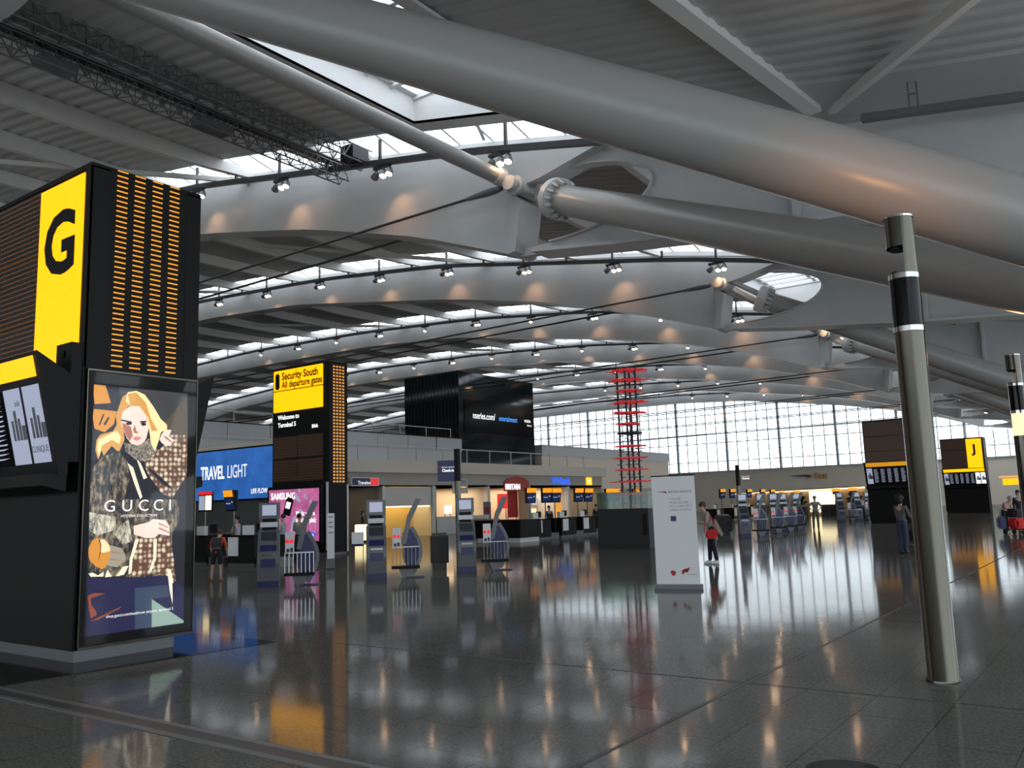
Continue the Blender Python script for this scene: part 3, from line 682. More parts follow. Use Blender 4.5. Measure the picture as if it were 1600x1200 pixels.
def island_tower(Y, letter, lab, x0=-13.95, full=False, X1=-10.63):
    """end tower of a check-in island; front faces -Y, near side faces +X"""
    d = 1.62; t = empty('sign_tower', (X1, Y, 0)); tag(t, lab, 'sign tower')
    w = X1 - x0
    mb().box(-w, -.03, .03, d - .03, .14, 6.3).build('core', 'tower_black', t)
    mb().box(-w + .05, -.0, .02, 1.35, 0, .14).build('plinth', 'mid_metal' if full else 'tower_panel', t)
    mb().box(-w, 0, 0, d, 6.28, 6.34).build('cap', 'tower_black', t)
    # front: yellow letter panel at the near corner, dotted panels beside it
    if letter == 'H': mb().box(-1.34, -.13, -.02, .03, 3.55, 6.22).build('dotted_panel', 'dotted_dim', t)
    else:
      yp = mb().box(-1.30, -.13, -.02, .03, 3.55 if full else 3.62, 6.22).build('letter_panel', 'sign_yellow', t, bevel=0)
      text('letter', letter, 1.18 if letter == 'G' else 1.0, 'tower_black', yp, (-.71, -.024, 4.98 if letter == 'G' else 5.05), (1, 0, 0), (0, 0, 1), 'CENTER', .004, .035)
    for i in range(3):
        mb().box(-w, -1.34, 0, .03, 3.5 + i * .93, 3.5 + i * .93 + .9).build('dotted_panel', 'dotted_panel' if full else 'dotted_dim', t)
    mb().box(-.12, 0, -.01, .03, .14, 6.28).build('corner_trim', 'tower_black', t)
    mb().box(-w, -.12, .0, .03, .14, 3.5).build('lower_cladding', 'tower_panel', t)
    # near side: louvred light wall above, lightbox below
    mb().box(-.03, 0, .0, .26, 3.62, 6.3).box(-.03, 0, 1.40, d, 3.62, 6.3).build('side_cladding', 'tower_panel', t)
    mb().box(-.03, -.005, .26, 1.40, 3.62, 6.3).build('louvre_backing', 'tower_black', t)
    if full:
        for c, ya in enumerate((.355, .605, .865, 1.125)):
            s = mb()
            for r in range(39):
                z = 3.665 + r * (2.65 / 38)
                s.box(-.008, .004, ya, ya + .15, z, z + .017)
            s.build('light_slot_column', 'slot_amber', t)
    else:
        s = mb()
        for ya in (.355, .605, .865, 1.125): s.box(-.008, .004, ya, ya + .15, 3.65, 6.25)
        s.build('light_slot_panel', 'dotted_dim', t)
    return t
tG = island_tower(5.45, 'G', 'black sign tower with a big yellow letter G and a glowing fashion poster', x0=-17.5, full=True)
tH = island_tower(56.5, 'H', 'far dark sign tower behind the steel post, taller of the two far ones', X1=-10.2)
tJ = island_tower(82.0, 'J', 'far dark sign tower with a yellow letter J panel')
# fashion lightbox on tower G
bx = empty('poster_box', (0, 0, 0), parent=tG)
mb().box(0, .04, .03, 1.60, .17, 3.58).build('box_frame', 'tower_black', bx)
mb().box(0, .055, .03, 1.60, .15, .18).box(0, .055, .03, 1.60, 3.575, 3.60).box(0, .055, .03, .045, .17, 3.58).box(0, .055, 1.585, 1.60, .17, 3.58).build('trim_edge', 'brushed_steel', bx)
po = mb().poly([(.041, .12, .30), (.041, 1.46, .30), (.041, 1.46, 3.40), (.041, .12, 3.40)]).build('poster', 'p_black', bx)
for i, (m_, pts) in enumerate(POSTER):
    x = .0415 + i * .0001
    pts = [(min(max(y, .12), 1.46), min(max(z, .30), 3.40)) for y, z in pts]
    me_o = mb().poly([(x, y, z) for y, z in pts]).build('print_area', m_, po)
R_ = (0, 1, 0); U_ = (0, 0, 1)
def ptext(s, size, y, z, sx=1.0, wt=0.0): text('poster_lettering', s, size, 'sign_white', po, (.047, y, z), R_, U_, 'LEFT', .0005, wt, sx)
for ch, y in zip('GUCCI', (.30, .535, .76, .97, 1.19)): ptext(ch, .21, y, 1.80, 1.05)
ptext('HYSTERIA COLLECTION', .046, .53, 1.725); ptext('shop.gucci.com', .052, .38, .49); ptext('heathrow airport, terminal 5', .052, .70, .49)
mb().poly([(.062, .06, .2), (.062, 1.57, .2), (.062, 1.57, 3.56), (.062, .06, 3.56)]).build('glass_door', 'poster_glass', bx)

emat('header_dim', (.62, .27, .01), 1.0)
# monitor banks on the towers
def monitor_bank(parent, x0, x1, n, facing=-1, screens=None, y=-.02, lab=None, text_on=True):
    """tilted row of screens; facing -1 looks towards -Y"""
    t = empty('monitor_bank', (0, 0, 0), parent=parent)
    zb, zt = 2.25, 3.75; f = facing
    def P(x, z, off): return (x, y + f * (.10 + (z - zb) * .22 + off), z)
    b = mb(); pr_ = [(y + f * .02, zb), (y + f * .12, zb), (y + f * (.12 + 1.5 * .22), zt), (y + f * .02, zt - .25)]
    b.prism(pr_, 'x', x0, x1).build('housing', 'tower_black', t)
    hd = mb().poly([P(x0 + .12, 3.45, .03), P(x1 - .10, 3.45, .03), P(x1 - .10, 3.70, .03), P(x0 + .12, 3.70, .03)]).build('header', 'sign_yellow' if screens != 'pbbbbbbbb' else 'header_dim', t)
    mb().prism([(y + f * .02, zb - .2), (y + f * .3, zb - .12), (y + f * .3, zb + .02), (y + f * .02, zb + .02)], 'x', x0 + .02, x1 - .02).build('shelf', 'tower_panel', t)
    w = (x1 - x0 - .16) / n
    for i in range(n):
        a = x0 + .1 + w * i; kind = screens[i]
        s = mb().poly([P(a + .03, 2.42, .03), P(a + w - .03, 2.42, .03), P(a + w - .03, 3.36, .03), P(a + .03, 3.36, .03)])
        so = s.build('screen', {'p': 'screen_pale', 'b': 'black_gloss', 'w': 'sign_white', 'd': 'black_gloss'}[kind], t)
        g = mb()
        if kind == 'b':
            for r in range(14):
                z = 2.5 + r * .06
                g.poly([P(a + .07, z, .034), P(a + .07 + (w - .14) * random.uniform(.4, 1), z, .034), P(a + w - .07, z + .02, .034), P(a + .07, z + .02, .034)])
            g.build('flight_rows', 'screen_pale', so)
        if kind in 'pw':
            for (cx, hh, ww) in ((.25, .42, .06), (.42, .62, .07), (.60, .45, .06), (.75, .30, .10)):
                g.poly([P(a + w * cx, 2.72, .034), P(a + w * cx + ww, 2.72, .034), P(a + w * cx + ww, 2.72 + hh * .6, .034), P(a + w * cx, 2.72 + hh * .6, .034)])
            g.build('bottle_print', 'kiosk_grey' if kind == 'p' else 'p_steel', so)
    return t
mbG = monitor_bank(tG, -4.6, .05, 9, -1, 'bbbbbbbpp', y=-.15)
if True:
    scr = [c for c in mbG.children if c.name.startswith('screen')]
    def Pt(z): return (.0, -.15 - (.10 + (z - 2.25) * .22 + .035), z)
    u = Vector((0, -.22, 1)).normalized()
    a = scr[-1]; text('lettering', 'CLINIQUE', .115, 'kiosk_grey', a, (-.47, Pt(2.55)[1], 2.55), (1, 0, 0), u, 'LEFT', .0005, 0, .8)
    a = scr[-2]; text('lettering', 'iale', .12, 'kiosk_grey', a, (-.72, Pt(3.14)[1], 3.14), (1, 0, 0), u, 'LEFT', .0005, 0, .9)
# the bank on the far face of tower G, seen edge on
bk = monitor_bank(tG, -4.6, -.25, 9, 1, 'bbbbbbbbb', y=1.62)
mb().box(-4.0, -.4, -.2, -.02, 2.1, 2.5).build('bank_bracket', 'tower_black', tG)
mb().box(-.38, .0, -.16, -.02, 2.42, 3.92).build('speaker_column', 'tower_black', tG)
mb().tube([(-.19, -.18, 3.78), (-.19, -.15, 3.78)], .05, 16).build('camera_eye', 'black_gloss', tG)
monitor_bank(tH, -3.75, -.1, 9, -1, 'pbbbbbbbb')
monitor_bank(tJ, -3.3, .06, 8, -1, 'pbbbbbww')

# ================================================================= SECURITY SIGN TOWER
t = empty('sign_tower', (-26.85, 24.0, 0)); tag(t, 'tall black sign tower reading Security South above a pink phone poster', 'sign tower'); tS = t
mb().box(-3.6, 0, .03, 1.05, .1, 7.98).build('core', 'tower_black', t)
mb().box(-3.5, -.05, .1, 1.0, 0, .1).build('plinth', 'mid_metal', t)
y1 = mb().box(-3.5, -.36, -.02, .03, 7.03, 7.9).build('upper_sign', 'sign_yellow', t)
y2 = mb().box(-3.5, -.36, -.02, .03, 6.08, 6.98).build('lower_sign', 'sign_yellow', t)
text('lettering', 'Security South', .45, 'tower_black', y1, (-2.95, -.024, 7.47), (1, 0, 0), U_, 'LEFT', .002, .012, .88)
text('lettering', 'All departure gates', .40, 'tower_black', y1, (-2.95, -.024, 7.12), (1, 0, 0), U_, 'LEFT', .002, .010, .84)
ic = mb().prism([(-3.38 + .14 + .14 * math.cos(a), 7.42 + (.22 if math.sin(a) > 0 else -.22) + .14 * math.sin(a)) for a in [math.pi * 2 * i / 20 for i in range(20)]], 'y', -.03, -.018)
ic.build('security_icon', 'tower_black', y1)
text('screen_lettering', 'Welcome to', .27, 'sign_white', t, (-3.25, .024, 5.75), (1, 0, 0), U_, 'LEFT', .004, .008)
text('screen_lettering', 'Terminal 5', .27, 'sign_white', t, (-3.25, .024, 5.42), (1, 0, 0), U_, 'LEFT', .004, .008)
text('screen_lettering', 'BAA', .2, 'sign_white', t, (-1.05, .024, 5.25), (1, 0, 0), U_, 'LEFT', .004, .01)
for i in range(2):
    for j in range(2): mb().box(-3.5 + i * 1.6, -1.95 + i * 1.6, .0, .03, 3.05 + j * 1.0, 4.0 + j * 1.0).build('louvre_panel', 'dotted_dim', t)
dots_material('tower_slots', (.02, .015, .01), (1, .42, .06), .8, 1, 7.5, 1.1, .5)
for c in range(4): mb().box(-.01, .008, .25 + c * .17, .25 + c * .17 + .11, 2.9, 7.85).build('light_slot_column', 'tower_slots', t)
mb().box(-.12, -.02, -.03, .02, .2, 2.95).box(-.02, .02, 1.0, 1.08, .1, 2.85).build('edge_strip', 'white_paint', t)
sb = mb().box(-3.6, -.2, -.22, 0, .5, 2.85).build('poster_frame', 'tower_black', t)
sp = mb().box(-3.48, -.32, -.235, -.22, .58, 2.72).build('phone_poster', 'samsung_pink', sb)
text('poster_lettering', 'SAMSUNG', .38, 'sign_white', sp, (-3.35, -.24, 2.32), (1, 0, 0), U_, 'LEFT', .002, .015, .92)
text('poster_lettering', 'Magic with a', .27, 'sign_white', sp, (-1.72, -.24, 1.62), (1, 0, 0), U_, 'LEFT', .002, .01, .85)
text('poster_lettering', 'touch of pink', .27, 'sign_white', sp, (-1.72, -.24, 1.34), (1, 0, 0), U_, 'LEFT', .002, .01, .85)
lg = mb().prism([(-.9 + .42 * math.cos(i * math.pi / 12), .82 + .12 * math.sin(i * math.pi / 12) + .03 * math.cos(i * math.pi / 12)) for i in range(24)], 'y', -.245, -.235).build('oval_logo', 'sign_blue', sp)
text('poster_lettering', 'SAMSUNG', .12, 'sign_white', sp, (-.9, -.25, .78), (1, 0, 0), U_, 'CENTER', .002, .008)
ph = mb().prism([(-2.55, 1.7), (-2.35, 2.3), (-2.2, 2.4), (-1.95, 2.34), (-1.9, 2.2), (-2.1, 1.6)], 'y', -.245, -.235).build('phone_print', 'tower_black', sp)
mb().prism([(-2.4, 1.95), (-2.3, 2.22), (-2.02, 2.16), (-2.12, 1.9)], 'y', -.25, -.245).build('phone_face', 'sign_white', ph)
random.seed(3)
b = mb()
for i in range(9):
    cx, cz, r = random.uniform(-1.8, -.6), random.uniform(1.75, 2.65), random.uniform(.04, .09)
    b.prism([(cx + r * math.cos(a), cz + r * 1.3 * math.sin(a)) for a in [i2 * math.pi / 5 for i2 in range(10)]], 'y', -.243, -.235)
b.prism([(-3.48, .58), (-3.48, 2.2), (-3.1, 1.5), (-2.9, .58)], 'y', -.24, -.235).prism([(-2.2, .58), (-1.9, 1.6), (-1.7, 1.6), (-2.0, .9), (-1.95, .58)], 'y', -.24, -.235)
b.build('light_spots', 'screen_pale', sp)
# blue billboard beside it
t = empty('billboard', (-30.5, 24.3, 0)); tag(t, 'long glowing blue billboard reading TRAVEL LIGHT above the left desks', 'billboard')
mb().box(-8.2, 0, .0, .2, 2.36, 4.78).build('frame', 'tower_black', t)
bp_ = mb().box(-8.1, -.02, -.02, 0, 2.44, 4.70).build('face', 'billboard_blue', t)
text('lettering', 'TRAVEL', .85, 'sign_white', bp_, (-3.72, -.025, 3.42), (1, 0, 0), U_, 'RIGHT', .003, .02, .62)
text('lettering', 'LIGHT', .85, 'sign_white', bp_, (-3.52, -.025, 3.42), (1, 0, 0), U_, 'LEFT', .003, -.004, .62)
text('lettering', 'LIFE FLOWS', .3, 'sign_white', bp_, (-1.75, -.025, 2.66), (1, 0, 0), U_, 'LEFT', .003, .005, .8)
mat('wall_green', (.10, .115, .105), .6)
struct(mb().box(-40, -30.45, 24.55, 24.75, 0, 2.4).build('wall_back', 'wall_green'))
struct(mb().box(-40, -30.45, 24.75, 25.0, 2.4, 5.0).build('wall_back_upper', 'plaster'))

# ================================================================= SELF SERVICE KIOSKS
def kiosk_proto(big=True):
    t = empty('self_service_kiosk')
    # side profile (y, z): slim waist, sloping screen
    prof = [(-.20, .12), (-.25, .55), (-.22, .80), (-.12, 1.10), (-.02, 1.32), (.06, 1.34), (.10, 1.2), (.14, .6), (.16, .12)]
    mb().prism(prof, 'x', -.25, .25).build('body', 'kiosk_grey', t, bevel=.012)
    mb().prism([(-.24, 0), (-.21, .14), (.17, .14), (.19, 0)], 'x', -.25, .25).build('base', 'kiosk_blue', t)
    if big:
        def on(z): return {1.28: -.05}.get(z, 0)
        def face(a, b, x0, x1, off=.006):   # panel lying on the sloping front between profile points
            (ya, za), (yb, zb) = a, b
            return mb().poly([(x0, ya - off, za), (x1, ya - off, za), (x1, yb - off, zb), (x0, yb - off, zb)])
        face((-.125, 1.08), (-.035, 1.29), -.18, .18).build('touch_screen', 'kiosk_screen', t)
        face((-.215, .84), (-.16, .98), -.19, .19).build('card_panel', 'kiosk_blue', t)
        mb().box(-.15, .15, -.262, -.22, .735, .775).build('card_slot', 'chrome', t)
        mb().poly([(-.17, -.258, .46), (.17, -.258, .46), (.17, -.252, .66), (-.17, -.252, .66)]).build('lower_panel', 'kiosk_blue', t)
        mb().box(-.20, .20, -.06, .0, 1.40, 1.52).build('sign_holder', 'white_card', t)
    mb().box(-.225, -.165, .02, .08, 1.3, 1.62).build('upright', 'kiosk_grey', t); mb().box(.165, .225, .02, .08, 1.3, 1.62).build('upright', 'kiosk_grey', t); mb().box(-.165, .165, .05, .08, 1.33, 1.60).build('back_plate', 'tower_black', t)
    h = mb().box(-.245, .245, .0, .09, 1.60, 1.985).build('display_housing', 'kiosk_grey', t)
    mb().box(-.165, .165, -.008, 0, 1.68, 1.93).build('display', 'screen_pale', h)
    return t
def gauge_proto():
    """cabin baggage gauge: blue crescent panel, wire cage, tall fin"""
    t = empty('baggage_gauge')
    cres = [(.06, .12)] + [(.10 + .22 * math.sin(math.pi * i / 10), .12 + 1.1 * i / 10) for i in range(11)] + [(-.10, 1.12), (-.10, .5)]
    mb().prism(cres, 'y', .0, .10).build('blue_panel', 'kiosk_blue', t)
    rim = mb()
    for i in range(12):
        a0 = math.pi * i / 12; a1 = math.pi * (i + 1) / 12
        p0 = (.11 + .23 * math.sin(a0), .05, .06 + 1.2 * i / 12); p1 = (.11 + .23 * math.sin(a1), .05, .06 + 1.2 * (i + 1) / 12)
        rim.bar(p0, p1, .13, .045, up=(0, 1, 0))
    rim.build('crescent_edge', 'kiosk_grey', t)
    mb().prism([(-.14, .85), (-.02, .85), (.12, 1.45), (.38, 1.98), (.24, 2.0), (.02, 1.55)], 'y', -.02, .06).build('fin', 'kiosk_grey', t)
    wh = mb().box(-.38, -.17, -.32, -.30, .76, 1.27).build('instruction_card', 'white_card', t)
    mb().prism([(-.33 + .045 * math.cos(a), 1.05 + .045 * math.sin(a)) for a in [i * math.pi / 6 for i in range(12)]], 'y', -.326, -.32).prism([(-.23 + .045 * math.cos(a), 1.05 + .045 * math.sin(a)) for a in [i * math.pi / 6 for i in range(12)]], 'y', -.326, -.32).build('red_disc_print', 'sign_red', wh)
    mb().box(-.35, -.28, -.325, -.32, .80, .88).box(-.26, -.20, -.325, -.32, .80, .90).build('bag_print', 'kiosk_blue', wh)
    c = mb()
    for i in range(8):
        x = -.38 + i * .095; c.tube([(x, -.34, .30), (x, -.34, .78)], .011, 6)
    for y in (-.34, -.05):
        c.bar((-.40, y, .78), (.30, y, .78), .022)
    c.bar((-.39, -.34, .78), (-.39, -.05, .78), .02).bar((.29, -.34, .78), (.29, -.05, .78), .02)
    c.build('wire_cage', 'chrome', t)
    mb().box(-.40, .30, -.36, 0, .24, .31).build('tray', 'tower_black', t)
    mb().prism([(-.22, .24), (.14, .24), (.04, 0), (-.12, 0)], 'y', -.22, -.02).build('pedestal', 'kiosk_grey', t)
    mb().box(-.05, .42, -.25, .05, 0, .025).build('foot', 'kiosk_blue', t)
    return t
kp = kiosk_proto(); gp = gauge_proto(); RZ = math.radians(47)
KS = [(-17.15, 13.45, 'grey and blue check-in kiosk nearest the orange-shirted person'), (-16.0, 15.9, 'grey and blue check-in kiosk in the middle of the near three'), (-15.17, 18.5, 'grey and blue check-in kiosk in front of the tall signpost')]
GS = [(-16.62, 14.02, 'blue baggage gauge with wire cage before the pink phone poster'), (-15.45, 16.45, 'blue baggage gauge with wire cage between the second and third near kiosks'), (-14.62, 19.1, 'blue baggage gauge with wire cage right of the signpost')]
for i, (x, y, lab) in enumerate(KS):
    o = kp if i == 0 else clone(kp); o.location = (x, y, 0); o.rotation_euler.z = RZ; tag(o, lab, 'kiosk', 'self service kiosks')
for i, (x, y, lab) in enumerate(GS):
    o = gp if i == 0 else clone(gp); o.location = (x, y, 0); o.rotation_euler.z = RZ; tag(o, lab, 'baggage gauge', 'baggage gauges beside the near kiosks')
random.seed(11)
FK = [(-15.25, 39.0), (-15.7, 42.6), (-15.75, 44.6), (-15.9, 46.5), (-15.85, 48.6), (-17.3, 62.3), (-16.8, 64.9), (-16.7, 67.4), (-16.2, 60.2)]
FKL = ['first kiosk of the far row, beside the black bin', 'second kiosk of the far row, counting from the near end', 'third kiosk of the far row, counting from the near end', 'fourth kiosk of the far row, counting from the near end', 'fifth and farthest kiosk of the far row', 'kiosk just right of the man before the bright panel', 'second kiosk right of the man before the bright panel', 'kiosk beside the left edge of the far dark sign tower', 'nearest kiosk of the group right of the bright panel']
for (x, y), lab in zip(FK[:8], FKL[:8]):
    o = clone(kp); o.location = (x, y, 0); o.rotation_euler.z = math.radians(38); tag(o, lab, 'kiosk', 'self service kiosks')
    if y < 47 or y in (62.3, 64.9):
        g = clone(gp); g.location = (x + .62, y + .45, 0); g.rotation_euler.z = math.radians(38); tag(g, 'blue baggage gauge right of the ' + lab.split(',')[0].replace(' man before the bright panel', ' man'), 'baggage gauge', 'baggage gauges of the far row')
def bin_box(x, y, s, lab):
    t = empty('waste_bin', (x, y, 0), RZ); tag(t, lab, 'bin')
    mb().box(-.24 * s, .24 * s, -.2, .2, .2, .95).build('body', 'black', t, bevel=.01)
    mb().box(-.18 * s, .18 * s, -.14, .14, 0, .2).build('foot', 'dark_metal', t)
    mb().prism([(-.2, .95), (.2, .95), (.1, 1.03)], 'x', -.2 * s, .2 * s).build('lid', 'black', t)
bin_box(-16.35, 18.75, 1.0, 'black box bin left of the kiosk by the signpost'); bin_box(-16.75, 40.2, 1.5, 'black bin left of the far kiosk row')

# ================================================================= CHECK-IN DESKS
def desk(n_side):
    t = empty('checkin_desk')
    mb().box(-.75, .75, -.45, .45, .12, 1.0).build('counter', 'tower_panel', t, bevel=.01)
    mb().box(-.8, .8, -.5, .5, 1.0, 1.05).build('worktop', 'black_gloss', t)
    mb().box(-.7, .7, -.4, .4, 0, .12).build('plinth', 'mid_metal', t)
    mb().box(-.62, -.08, -.475, -.452, .36, .98).build('white_panel', 'white_card', t)
    mb().box(.75, 1.6, -.35, .45, .0, .3).build('baggage_scale', 'mid_metal', t)
    mb().box(-.35, .1, -.1, .05, 1.05, 1.36).build('notice_box', 'white_card', t)
    m = mb().box(.2, .6, .05, .1, 1.12, 1.42).box(.38, .42, .08, .12, 1.05, 1.15).build('monitor', 'tower_black', t)
    return t
def hang_sign():
    t = empty('desk_display')
    mb().tube([(0, .05, 0), (0, .05, 2.35)], .03, 8).build('pole', 'brushed_steel', t)
    b = mb().prism([(-.10, 1.86), (.0, 1.86), (.0, 2.62), (-.26, 2.62)], 'x', -.27, .27).build('housing', 'tower_black', t)
    def P(x, z, o=.006): return (x, -.10 - (z - 1.86) * .21 - o, z)
    hd = mb().poly([P(-.27, 2.38), P(.27, 2.38), P(.27, 2.61), P(-.27, 2.61)]).build('header', 'sign_amber', b)
    mb().poly([P(-.24, 1.92), P(.24, 1.92), P(.24, 2.34), P(-.24, 2.34)]).build('screen', 'screen_blue', b)
    mb().poly([P(-.2, 2.12, .01), P(.06, 2.12, .01), P(.06, 2.16, .01), P(-.2, 2.16, .01)]).poly([P(.12, 2.16, .01), P(.2, 2.16, .01), P(.2, 2.22, .01), P(.12, 2.22, .01)]).build('screen_print', 'screen_pale', b)
    return t
dk = desk(1); hs = hang_sign(); used = [0, 0]
def put_desk(x, y, rz, lab, grp):
    o = dk if not used[0] else clone(dk); used[0] = 1; o.location = (x, y, 0); o.rotation_euler.z = rz; tag(o, lab, 'check-in desk', grp)
def put_sign(x, y, rz, lab, grp):
    o = hs if not used[1] else clone(hs); used[1] = 1; o.location = (x, y, 0); o.rotation_euler.z = rz; tag(o, lab, 'display', grp)
H_ = math.pi / 2
rowx = lambda y: -25.3 - .115 * (y - 36)
for i, x in enumerate((-24.6, -27.3, -30.0)):
    put_desk(x, 18.55 + .05 * i, 0, ['black check-in desk with white panel just left of the nearest kiosk', 'black check-in desk behind the orange-shirted person', 'black check-in desk half hidden by the letter G tower'][i], 'check-in desks of the left row')
put_sign(-26.85, 19.45, 0, 'blue screen with a yellow header hanging under the blue billboard', 'overhead desk displays of the left row')
for i, y in enumerate((36.6, 39.6, 42.2, 45.6, 49.2, 53.0)):
    put_desk(rowx(y), y, H_, 'black check-in desk, %s from the near end of the middle row' % ORD[i], 'check-in desks of the middle row')
t = empty('end_counter', (rowx(34.8), 34.6, 0)); tag(t, 'long black counter at the near end of the middle desk row', 'counter')
mb().box(-1.9, .9, -.9, .9, .22, 1.08).build('body', 'tower_panel', t, bevel=.02); mb().box(-1.8, .8, -.8, .8, 0, .22).build('plinth', 'white_card', t)
for i, y in enumerate((35.9, 37.6, 38.7, 41.5, 42.8, 45.8, 46.8, 50.2, 56.5)):
    put_sign(rowx(y) + .1, y, math.radians(62), 'amber headed blue screen over the middle desk row, %s from the left' % ORD[i], 'overhead desk displays of the middle row')
for i, y in enumerate((66, 71, 76.5, 81)):
    put_desk(rowx(y) + .6, y, H_, 'black check-in desk of the distant row, %s from its near end' % ORD[i], 'check-in desks of the distant row')
for i, y in enumerate((67.5, 70.5, 76, 81, 85, 93)):
    put_sign(rowx(y) + .8, y, math.radians(62), 'amber headed screen of the distant row, %s from the left' % ORD[i], 'overhead desk displays of the distant row')
t = empty('queue_screen', (-28.2, 19.2, 0)); tag(t, 'pair of small lit screens under a red header at the far left', 'display')
mb().box(-.42, .42, 0, .06, 1.88, 2.62).build('housing', 'tower_black', t); mb().box(-.42, .42, -.01, 0, 2.5, 2.62).build('header', 'sign_red', t)
mb().box(-.38, -.04, -.01, 0, 1.94, 2.46).build('left_screen', 'screen_pale', t); mb().box(.02, .38, -.01, 0, 1.94, 2.46).build('right_screen', 'warm_glow', t)
mb().tube([(0, .03, 0), (0, .03, 1.88)], .03, 8).build('pole', 'brushed_steel', t)

# ================================================================= STEEL UPLIGHT POSTS
def steel_post(x, y, glow, lab):
    t = empty('uplight_post', (x, y, 0)); tag(t, lab, 'light post'); r = .135
    prof = [(.0, 0), (r + .015, 0), (r + .015, .03), (r, .05), (r, 2.78 if glow else 3.26)]
    mb().tube([(0, 0, z) for q, z in prof[1:]], [q for q, z in prof[1:]], 36).build('shaft', 'brushed_steel', t, smooth=True)
    if glow:
        mb().tube([(0, 0, 2.78), (0, 0, 3.22)], r - .005, 36).build('lit_lens', 'lamp_glow', t, smooth=True)
        mb().tube([(0, 0, 3.22), (0, 0, 3.28)], r + .004, 36).build('lens_ring', 'chrome', t, smooth=True)
    else: mb().tube([(0, 0, 3.25), (0, 0, 3.30)], r + .006, 36).build('lower_ring', 'chrome', t, smooth=True)
    mb().tube([(0, 0, 3.28), (0, 0, 3.78)], r + .002, 36).build('black_band', 'black_gloss', t, smooth=True)
    mb().tube([(0, 0, 3.77), (0, 0, 3.82)], r + .006, 36).build('upper_ring', 'chrome', t, smooth=True)
    # cut-away head: shell open towards the hall, hood above
    s = mb(); n = 24; a0 = math.radians(-72); a1 = math.radians(95)
    def ring(z0, z1, b0, b1):
        for i in range(n):
            p = b0 + (b1 - b0) * i / n; q = b0 + (b1 - b0) * (i + 1) / n
            for rr in (r, r - .012): s.poly([(rr * math.cos(p), rr * math.sin(p), z0), (rr * math.cos(q), rr * math.sin(q), z0), (rr * math.cos(q), rr * math.sin(q), z1), (rr * math.cos(p), rr * math.sin(p), z1)])
        for p in (b0, b1): s.poly([(r * math.cos(p), r * math.sin(p), z0), ((r - .012) * math.cos(p), (r - .012) * math.sin(p), z0), ((r - .012) * math.cos(p), (r - .012) * math.sin(p), z1), (r * math.cos(p), r * math.sin(p), z1)])
    ring(3.82, 4.38, a0, a1); ring(4.09, 4.38, a1, a0 + 2 * math.pi); ring(3.82, 3.84, a1, a0 + 2 * math.pi)
    s.build('cutaway_shell', 'brushed_steel', t, smooth=True)
    mb().tube([(0, 0, 4.33), (0, 0, 4.36)], r - .014, 24).tube([(0, 0, 4.38), (0, 0, 4.40)], r + .008, 36).build('cap', 'chrome', t)
    mb().tube([(-.02, -.01, 4.33), (-.03, -.02, 4.2), (-.04, -.03, 4.06)], [.05, .06, .065], 18).build('lamp_can', 'tower_black', t, smooth=True)
steel_post(-1.675, 8.86, False, 'tall brushed steel uplight post with black band in the right foreground')
steel_post(-1.86, 19.6, True, 'steel uplight post with a glowing amber lens at the right edge')
lamp('post_lamp', 'SPOT', (-1.95, 19.5, 4.5), 120, (1, .42, .14), (-3, 15, 8), spot_size=math.radians(120), spot_blend=1, shadow_soft_size=.15)
lamp('post_lamp', 'SPOT', (-1.8, 9.1, 4.5), 110, (1, .42, .14), (-3.2, 13.6, 6.3), spot_size=math.radians(80), spot_blend=1, shadow_soft_size=.12)

# ================================================================= BANNER STAND
t = empty('banner_stand', (-7.63, 15.88, 0), math.radians(15)); tag(t, 'white roll-up banner stand with small airline print', 'banner')
mb().box(-.43, .43, -.006, .006, .09, 2.22).build('banner_sheet', 'white_card', t)
mb().tube([(-.44, 0, 2.22), (.44, 0, 2.22)], .014, 10).build('top_rail', 'brushed_steel', t)
mb().box(-.47, .47, -.10, .10, 0, .09).build('base_case', 'kiosk_grey', t, bevel=.012)
mat('ink_navy', (.04, .06, .20), .6); mat('ink_red', (.45, .04, .06), .6); mat('ink_grey', (.30, .31, .36), .6)
text('lettering', 'BRITISH AIRWAYS', .058, 'ink_navy', t, (-.10, -.008, 1.88), (1, 0, 0), U_, 'LEFT', .0005)
for i, s in enumerate(('TeamGB,', 'ParalympicsGB', 'and London 2012', 'athletes check-in')): text('lettering', s, .062, 'ink_grey', t, (-.09, -.008, 1.74 - .072 * i), (1, 0, 0), U_, 'LEFT', .0005)
mb().prism([(-.34, 1.905), (-.16, 1.915), (-.12, 1.89), (-.15, 1.865), (-.15, 1.88), (-.18, 1.89)], 'y', -.009, -.006).build('ribbon_logo', 'ink_red', t)
mb().box(-.08, .03, -.009, -.006, 1.32, 1.42).build('alliance_logo', 'ink_navy', t)
mb().prism([(.14 + .06 * math.cos(a), .32 + .06 * math.sin(a)) for a in [i * math.pi / 8 for i in range(10)]] + [(.10, .27), (.18, .37), (.25, .42), (.21, .35)], 'y', -.009, -.006).build('flame_logo', 'ink_red', t)
mb().prism([(-.15, .33), (-.1, .36), (-.03, .33), (-.05, .27), (-.1, .25)], 'y', -.009, -.006).build('rings_logo', 'ink_red', t)
text('lettering', 'British Airways', .03, 'ink_navy', t, (.19, -.008, .27), (1, 0, 0), U_, 'LEFT', .0005)

